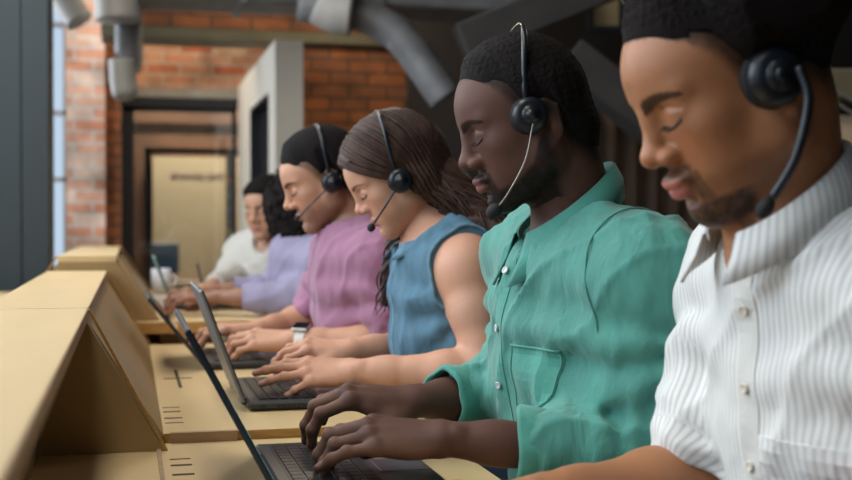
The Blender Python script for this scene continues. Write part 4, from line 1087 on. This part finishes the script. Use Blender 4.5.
# ---- woman in denim (P3)
P3 = dict(H=(.512,2.275,1.162), pitch=R(31), yaw=R(-4), neck=(.580,2.265,1.040), chest=(.608,2.265,.915), belly=(.625,2.265,.76), hips=(.70,2.265,.56), SL=(.610,2.115,.985), SR=(.600,2.41,.985),
    fem=True, w=.88, dp=.90, skin=(.62,.325,.215), lipc=(.55,.17,.16), browc=(.10,.05,.03), hairc=(.05,.025,.016), lip=1.1, nwid=.78, nose=-.003, nup=.003, muz=-.001, chin=-.002, hsc=.905, no_ear=True, browt=.0033, hl=-.004, bare=True, under=-.006,
    smat=skin_mat('fair skin', .42, .12), nail=(.66,.40,.36), flushc=(.68,.32,.26),
    arms=[dict(S=(.610,2.115,.985), E=(.628,2.045,.800), W=(.398,2.128,.802), u=(0,-.1,1), hd=(-.96,.26,-.01), hu=(0,-.45,.9), side=1, fingers=[(.08,.22,.12,.05),(.05,.15,.10,.02),(.12,.18,.10,-.03),(.50,.22,.12,-.10)], thumb=THUMB, hs=.97, thick=.98),
          dict(S=(.600,2.41,.985), E=(.640,2.44,.81), W=(.432,2.345,.818), u=(0,0,1), hd=(-.96,.22,.07), hu=(0,-.35,1), side=-1, fingers=[(.45,.45,.25,.05),(.42,.45,.25,0),(.35,.5,.3,-.05),(.3,.5,.3,-.12)], thumb=((.018,.022,-.004),(.048,.044,-.010),(.074,.052,-.012),(.096,.054,-.012)), hs=.97, thick=.98)])
o3, v3_, SK3 = make(P3, 'woman in sleeveless denim top with long brown hair typing on the silvery laptop', hh=.0022, ht=.0042)
M_DEN = mat('blue denim', (.085,.185,.26), .85, var=(45,.8,1.22,(1,1,.3)), bump=(45,.6,.005,(1,1,.4)))
M_DEN2 = mat('blue denim seams', (.12,.24,.32), .85, var=(80,.75,1.25), bump=(150,.5,.002))
Nk = v3(P3['neck'])
sh3, V3, F3 = shirt(P3, .0042, 'denim_top', M_DEN, ease=.006, sleeves=(None,None), neck_r=.062, fold=1.0, armhole=.002, ncut=((.572,2.265,1.060), .066, .020, .030), vneck=[(Nk+v3((-.05,0,.02)), Nk+v3((-.145,0,-.075)), .040, .010)])
sh3.parent = o3
collar((.572,2.265,1.058), .066, .064, .020, .030, M_DEN2, sh3, hb=.018, hf=.034, flare=.016, gap=.45, stand=.008)
bv3 = bvh_of(V3, F3)
patch(bv3, [2.257,2.265,2.273], [.74+.012*i for i in range(17)], .0012, .0025, 'placket', M_DEN2, sh3)
# armhole binding: follow the cut of the top around the near shoulder
for a, s in zip(P3['arms'], (-1, 1)):
    S_ = v3(a['S']); C = v3(P3['chest']); dd = unit((S_-C)*v3((.15,1,.10))); qd = np.abs((V3-(S_-dd*.002))@dd)
    sel = V3[(qd < .003) & (V3[:,2] > .87)]
    c0 = sel.mean(0); u_ = unit(np.cross(dd, (1,0,0))); w_ = np.cross(dd, u_); an = np.arctan2((sel-c0)@w_, (sel-c0)@u_); rr = np.linalg.norm(sel-c0, axis=1)
    pts_ = []
    for k in range(37):
        t = -math.pi+2*math.pi*k/36; dlt = np.abs((an-t+np.pi) % (2*np.pi)-np.pi); i = dlt < .2
        if i.sum() < 2: continue
        r_ = np.percentile(rr[i], 92)+.001; p_ = c0+r_*(math.cos(t)*u_+math.sin(t)*w_)
        if p_[2] > .885: pts_.append(p_)
    br = max(range(len(pts_)), key=lambda i: np.linalg.norm(pts_[i]-pts_[i-1])); pts_ = pts_[br:]+pts_[:br]
    if len(pts_) > 6:
        b = MB(); b.tube([Vector(q) for q in pts_], .0036, 8); b.build('armhole_binding', M_DEN2, sh3, smooth=True)
b = MB(); b.tube([Vector((.576+.060*math.cos(a)*-1, 2.265+.052*math.sin(a), 1.040-.032*math.cos(a))) for a in [R(-75+10*k) for k in range(16)]], .0008, 6)
tag(b.build('necklace', mat('gold chain', (.8,.55,.2), .25, 1.)), 'thin gold necklace on the woman in denim', 'necklace')
legs(P3, mat('blue jeans', (.05,.08,.14), .85), M_SHOE, o3)
M_HB = mat('brown hair', (.050,.023,.015), .5, var=(60,.55,1.35,(1,1,.3)), bump=(500,.5,.002,(1,1,.2)), spec=.3)
def long_hair():
    M = P3['M']; cap = short_hair(P3, v3_, SK3, .0022, .012, .0, tp=.9)
    # side curtains and back mass in head space
    v = Vol((-.16,-.12,-.20), (.10,.12,.16), .003)
    v.ell((-.030,0,.045), (.098,.090,.090), .02)
    for s in (-1,1):
        v.ell((-.018,s*.066,.000), (.048,.026,.062), .03); v.cone((-.030,s*.060,-.03), (-.065,s*.055,-.14), .036, .034, .03)
    v.cone((-.055,0,.02), (-.075,0,-.15), .07, .055, .03)
    X, Y, Z = v.pts(); v.D = np.maximum(v.D, (X-.030+.55*np.minimum(Z-.02,0)*-1-.55*np.maximum(Z-.03,0)).astype(F32))
    Pn = np.stack(np.broadcast_arrays(X, Y, Z), -1); near = np.abs(v.D) < .008
    v.D[near] += .0022*np.sin(60*np.arctan2(Pn[near][:,1], Pn[near][:,0]+.03)).astype(F32)
    V, Fq = v.mesh(); parts = [cap, (xf(M, V), Fq, None)]
    w = Vol((.46,2.05,.82), (.80,2.50,1.22), .0038)
    c = lambda q: v3(M @ Vector(q))
    w.cone(c((-.070,.02,-.05)), (.655,2.20,1.075), .052, .045, .03); w.cone((.655,2.20,1.075), (.690,2.14,1.03), .045, .030, .03); w.cone((.690,2.14,1.03), (.722,2.13,.93), .030, .022, .03)
    w.cone(c((-.060,-.03,-.08)), (.690,2.28,.98), .05, .05, .03)
    w.cone(c((.006,-.072,-.07)), (.526,2.345,1.03), .018, .018, .02); w.cone((.526,2.345,1.03), (.512,2.345,.96), .018, .008, .02)
    X, Y, Z = w.pts(); Pn = np.stack(np.broadcast_arrays(X, Y, Z), -1); near = np.abs(w.D) < .01; q = Pn[near]
    w.D[near] += (.003*np.sin(170*(q[:,0]*.6+q[:,1])+12*np.sin(q[:,2]*28))).astype(F32)
    V, Fq = w.mesh(); parts.append((V, Fq, None))
    return np_obj('hair', parts, M_HB, o3)
hair3 = long_hair()
def strands():
    M = P3['M']; b = MB(); c = lambda q: M @ Vector(q)
    cen = Vector((-.010,0,.041)); rad_ = Vector((.1165,.0930,.1040))
    for s in (1,-1):
        n = 260 if s > 0 else 90
        for i in range(n):
            u = (i+.5)/n; jit = lambda a: random.uniform(-a, a)
            # root on the parting, runs over the skull to the ear side
            r0 = Vector((.094-.17*u+.004*jit(1), s*.004, .0)); tz = 1-((r0.x-cen.x)/rad_.x)**2; r0.z = cen.z+rad_.z*math.sqrt(max(.05, tz))
            if u < .10: r0.x = .090; r0.z = .092+.02*u*10
            e0 = Vector((-.004-.085*u+.004*jit(1), s*.084, -.012-.03*u))
            d0 = Vector([(r0[k]-cen[k])/rad_[k] for k in range(3)]).normalized(); d1 = Vector([(e0[k]-cen[k])/rad_[k] for k in range(3)]).normalized()
            om = math.acos(max(-1, min(1, d0.dot(d1)))); pts_ = []; lift = .0045*random.random()
            for k in range(10):
                t = k/9; q = (d0*math.sin((1-t)*om)+d1*math.sin(t*om))/math.sin(om)
                q = (q+Vector((0,0,.10*math.sin(math.pi*t)*(1-u)))).normalized()*(1+lift/.09)
                pts_.append(c((cen.x+rad_.x*q.x, cen.y+rad_.y*q.y, cen.z+rad_.z*q.z)))
            ph = random.uniform(0, 6.28); am = .006+.004*random.random()
            if s > 0:
                e1 = Vector((.640+.03*jit(1), 2.185+.02*jit(1), 1.095+.025*jit(1))); e2 = Vector((.690+.025*jit(1), 2.125+.02*jit(1), 1.035+.015*jit(1))); e3 = Vector((.735+.02*jit(1), 2.115+.03*jit(1), .92+.05*jit(1)))
            else:
                if u < .55: e1 = Vector((.528+.014*jit(1), 2.345+.012*jit(1), 1.06)); e2 = Vector((.516+.014*jit(1), 2.345+.014*jit(1), .99)); e3 = Vector((.500+.018*jit(1), 2.340+.016*jit(1), .91+.03*jit(1)))
                else: e1 = Vector((.66+.02*jit(1), 2.30+.03*jit(1), 1.07)); e2 = Vector((.70,2.31,.99)); e3 = Vector((.72,2.30+.03*jit(1),.88))
            last = pts_[-1]; seq = [last, e1, e2, e3]
            for a in range(3):
                for k in range(1, 7):
                    t = k/6; q = seq[a].lerp(seq[a+1], t); w = am*(1 if a else t)
                    pts_.append(q+Vector((w*math.sin(ph+(a*6+k)*.75), w*math.cos(ph+(a*6+k)*.75), 0)))
            rad = [.0016]+[.0023]*(len(pts_)-4)+[.0018,.0013,.0005]; b.tube(pts_, rad, 5)
    o = b.build('hair_strands', M_HB, hair3, smooth=True); o['kind'] = 'stuff'; return o
strands()
headset(P3, 'black headset with slim boom on the woman in denim', top=(-.030,0,.147), mic=(.106,.050,-.056), cup=(.012,.102,-.002), cr=.026, th=.0042, wire=.0022, mr=.0085, ml=.02)

# ---- man in mauve (P2)
P2 = dict(H=(.452,2.800,1.170), pitch=R(22), hsc=.935, neck=(.525,2.80,1.045), chest=(.550,2.80,.90), belly=(.585,2.80,.76), hips=(.66,2.80,.56), SL=(.562,2.625,.980), SR=(.535,2.985,.985),
    w=1.0, dp=1.0, skin=(.51,.27,.17), lipc=(.45,.17,.14), browc=(.03,.016,.012), hairc=(.02,.014,.012), beardc=(.10,.07,.06), beard=beard_stubble, fade=.75, nwid=.95, nose=.001, lip=1.1, browt=.0056, hl=.005, jaw=-.002, smat=skin_mat('light tan skin', .42, .12),
    arms=[dict(S=(.562,2.625,.980), E=(.590,2.60,.800), W=(.362,2.705,.806), u=(0,0,1), hd=(-.92,.38,0), hu=(0,-.35,1), side=1, fingers=TYPE, thumb=THUMB, hs=1.04, sl=1.12),
          dict(S=(.535,2.985,.985), E=(.455,3.035,.825), W=(.315,2.95,.812), u=(0,0,1), hd=(-1,-.05,.0), hu=(0,-.1,1), side=-1, fingers=TYPE, thumb=THUMB, hs=1.04, sl=1.12)])
o2, v2_, SK2 = make(P2, 'man in mauve t-shirt with dark faded hair and a wrist watch, typing', hh=.0023, ha=.0035, hhand=.002)
np_obj('hair', [short_hair(P2, v2_, SK2, .0023, .018, .0014, tp=.28)], M_HAIRD, o2)
M_MAU = mat('mauve cotton', (.31,.135,.225), .85, var=(10,.9,1.08), bump=(30,.6,.005,(1,1,.4)), sheen=.2)
sh2, V2, F2 = shirt(P2, .0055, 'tshirt', M_MAU, ease=.015, sleeves=('s','s'), sleeve_t=(.98,.90), neck_r=.067, fold=1.3, ncut=((.522,2.80,1.072), .060, .026, .026))
sh2.parent = o2
ringp = []
for k in range(41):
    a = 2*math.pi*k/40; ringp.append(Vector((.522+.068*math.cos(a), 2.80+.068*math.sin(a), 1.072+.026*math.cos(a))))
b = MB(); b.tube(ringp, .0065, 8); b.build('neckband', M_MAU, sh2, smooth=True)
legs(P2, M_TR, M_SHOE, o2)
headset(P2, 'black headset with slim boom on the man in mauve', top=(-.030,0,.145), mic=(.102,.052,-.052), cup=(-.004,.094,-.002), cr=.026, th=.0042, wire=.0020, mr=.006, ml=.017)
a = P2['arms'][0]; Wp = v3(a['W']); dd = unit(v3(a['E'])-Wp); uu = v3((0,-.35,1)); uu = unit(uu-dd*(uu@dd)); ss = np.cross(uu, dd)
r = empty('wrist_watch', Vector(Wp+dd*.022)); tag(r, 'watch with white strap and dark face on the left wrist of the man in mauve', 'watch')
Mw = Matrix((tuple(ss)+(0,), tuple(dd)+(0,), tuple(uu)+(0,), (0,0,0,1))).transposed()
Mw = Matrix([[ss[0],dd[0],uu[0],0],[ss[1],dd[1],uu[1],0],[ss[2],dd[2],uu[2],0],[0,0,0,1]])
vs = []; fs = []; n = 36
for i in range(n):
    t = 2*math.pi*i/n
    for (oo, yy) in ((.0,-.011),(.0025,-.011),(.0025,.011),(.0,.011)): vs.append(Mw @ Vector(((.0325+oo)*math.cos(t), yy, (.0265+oo)*math.sin(t))))
fs = [(i*4+j, i*4+(j+1)%4, ((i+1)%n)*4+(j+1)%4, ((i+1)%n)*4+j) for i in range(n) for j in range(4)]
b = MB(); b.add(vs, fs); b.build('strap', mat('white strap', (.7,.69,.66), .5), r, smooth=False)
b = MB(); b.box((-.018,-.019,.0275), (.018,.019,.0375), Mw, bev=.003); wc = b.build('case', mat('watch steel', (.5,.5,.52), .3, .8), r)
b = MB(); b.box((-.016,-.017,.0375), (.016,.017,.039), Mw, bev=.0007); b.build('watch_face', mat('watch glass', (.01,.011,.013), .1), wc)

# ---- person in lavender with curly hair (P1)
P1 = dict(H=(.512,3.60,1.098), pitch=R(12), yaw=R(-55), neck=(.530,3.58,.98), chest=(.535,3.56,.87), belly=(.585,3.56,.74), hips=(.66,3.56,.56), SL=(.545,3.41,.955), SR=(.515,3.72,.955),
    fem=True, w=.92, dp=.95, skin=(.28,.135,.085), lipc=(.35,.12,.1), browc=(.03,.02,.015), hairc=(.02,.014,.012), hsc=.98, smat=skin_mat('brown skin', .42, .08), no_ear=True,
    arms=[dict(S=(.545,3.41,.955), E=(.505,3.37,.858), W=(.250,3.52,.858), u=(0,0,1), hd=(-.95,.3,0), hu=(0,0,1), side=1, fingers=TYPE, thumb=THUMB, hs=.98, thick=.9),
          dict(S=(.515,3.72,.955), E=(.47,3.77,.862), W=(.26,3.74,.862), u=(0,0,1), hd=(-1,-.1,0), hu=(0,0,1), side=-1, fingers=TYPE, thumb=THUMB, hs=.98, thick=.9)])
o1, v1_, SK1 = make(P1, 'person in lavender shirt with a big dark curly hairdo turned away', hh=.003, ha=.005, hhand=.003)
v = Vol((-.19,-.17,-.17), (.16,.17,.21), .0036)
v.ell((-.030,0,.025), (.128,.138,.138), 0); v.ell((-.05,0,-.05), (.10,.12,.075), .05)
X, Y, Z = v.pts(); v.D = np.maximum(v.D, (X-.065-.4*np.maximum(Z-.03,0)).astype(F32))
near = np.abs(v.D) < .022; q = v.lo+v.h*np.argwhere(near); v.D[near] -= (.007*sn(q, 95, 2)+.005*sn(q, 190, 5)+.005*sn(q,40,3)).astype(F32)
Vh, Fh = v.mesh(); hair1 = np_obj('curly_hair', [(xf(P1['M'], Vh), Fh, None)], M_HAIRB, o1)
b = MB()
for i in range(260):
    dv_ = Vector((random.gauss(-.35,.7), random.gauss(0,.9), random.gauss(.1,.8))).normalized()
    if dv_.x > .55: continue
    c0 = Vector((-.03,0,.02))+Vector((dv_.x*.122, dv_.y*.132, dv_.z*.130)); t1 = dv_.orthogonal().normalized(); t2 = dv_.cross(t1); ph = random.random()*6
    b.tube([P1['M'] @ (c0+dv_*(.0022*k)+(t1*math.cos(ph+k*.9)+t2*math.sin(ph+k*.9))*.006) for k in range(12)], .0017, 4)
b.build('curls', M_HAIRB, hair1, smooth=True)['kind'] = 'stuff'
M_LAV = mat('lavender cotton', (.25,.225,.33), .85, var=(10,.9,1.08), bump=(28,.6,.006,(1,1,.5)))
sh1, V1, F1 = shirt(P1, .007, 'shirt', M_LAV, ease=.012, sleeves=('l','l'), sleeve_t=(1.86,1.86), neck_r=.064)
sh1.parent = o1
collar((.522,3.58,1.0), .072, .070, .022, .03, M_LAV, sh1)
legs(P1, M_TR, M_SHOE, o1)

# ---- woman in white at the far end (P0)
P0 = dict(H=(.520,4.60,1.125), pitch=R(10), yaw=R(48), roll=0, neck=(.550,4.645,.995), chest=(.545,4.68,.87), belly=(.56,4.70,.74), hips=(.62,4.74,.56), SL=(.655,4.57,.955), SR=(.430,4.79,.955), facing=unit((-.55,-.75,0)),
    fem=True, w=.92, dp=.95, skin=(.46,.25,.155), lipc=(.42,.13,.11), browc=(.03,.018,.013), hairc=(.018,.012,.011), lashk=.5, hsc=.97, smat=skin_mat('olive skin', .42, .1), fade=.4,
    arms=[dict(S=(.655,4.57,.955), E=(.600,4.42,.850), W=(.410,4.38,.838), u=(0,0,1), hd=(-1,.1,0), hu=(0,0,1), side=1, fingers=TYPE, thumb=THUMB, hs=.95, thick=.85),
          dict(S=(.430,4.79,.955), E=(.370,4.63,.858), W=(.285,4.41,.845), u=(0,0,1), hd=(-.35,-.9,0), hu=(0,0,1), side=-1, fingers=[(.6,.8,.5,.0)]*4, thumb=THUMB, hs=.95, thick=.85)])
o0, v0_, SK0 = make(P0, 'woman in white blouse writing at the far end of the desks', hh=.0032, ha=.0055, hhand=.003)
hp = [short_hair(P0, v0_, SK0, .0032, .016, .0, tp=.6)]
v = Vol((-.17,-.12,-.15), (.05,.12,.15), .005); v.cone((-.075,0,.02), (-.085,.03,-.10), .05, .035, .04)
for s in (-1,1): v.ell((-.015,s*.072,-.020), (.048,.024,.080), .03)
Vh, Fh = v.mesh(); hp.append((xf(P0['M'], Vh), Fh, None)); np_obj('hair', hp, M_HAIRB, o0)
M_BLO = mat('white blouse cotton', (.50,.48,.44), .85, bump=(25,.6,.007,(1,1,.5)))
sh0, V0, F0 = shirt(P0, .008, 'blouse', M_BLO, ease=.012, sleeves=('l','l'), sleeve_t=(1.80,1.80), neck_r=.060, vneck=[((.50,4.60,1.01), (.44,4.53,.94), .04, .012)])
sh0.parent = o0
legs(P0, M_TR, M_SHOE, o0)
b = MB(); b.tube([(.262,4.33,.812),(.235,4.345,.93)], [.0025,.004], 8); tag(b.build('pen', M_BLACK), 'dark pen held by the woman in white at the far end', 'pen')

# ------------------------------------------------------------------ daylight and added fill
W = bpy.data.worlds.new('sky'); S.world = W; W.use_nodes = True
W.node_tree.nodes['Background'].inputs[0].default_value = (.62,.74,.88,1); W.node_tree.nodes['Background'].inputs[1].default_value = 1.1
def area(name, loc, rot, sx, sy, e, c):
    l = bpy.data.lights.new(name, 'AREA'); l.shape = 'RECTANGLE'; l.size = sx; l.size_y = sy; l.energy = e; l.color = c
    o = bpy.data.objects.new(name, l); o.location = loc; o.rotation_euler = rot; COL.objects.link(o); return o
for i, (w, e) in enumerate(zip(wy, (9,58,70,70))):
    area('window_daylight', (XL-.25,(w[0]+w[1])/2,2.15), (0,R(-72),0), 1.5, w[1]-w[0], e, (.90,.95,1.0))
# added fill: unseen panels above the desks, warm lights brightening the back
area('overhead_fill', (-.35,1.2,ZC-.03), (0,R(-8),0), .5, 2.0, 30, (1,.955,.87))
area('overhead_fill', (-.35,3.7,ZC-.03), (0,R(-8),0), .5, 2.0, 34, (1,.955,.87))
area('room_fill', (1.2,6.3,3.0), (R(-20),0,0), .5, .3, 22, (1,.84,.62))  # added to brighten the brick wall, no fitting here
area('room_fill', (.3,7.8,3.0), (0,0,0), .7, .4, 20, (1,.84,.62))
area('room_fill', (.7,9.8,3.0), (0,0,0), .8, .6, 170, (1,.88,.70))
area('room_fill', (3.4,3.9,3.0), (R(-15),0,0), .4, .4, 16, (1,.88,.72))

vs = S.view_settings; vs.view_transform = 'Standard'; vs.look = 'None'; vs.exposure = 0; vs.gamma = 1; vs.use_curve_mapping = False
S.cycles.max_bounces = 8; S.cycles.diffuse_bounces = 4; S.cycles.use_denoising = True
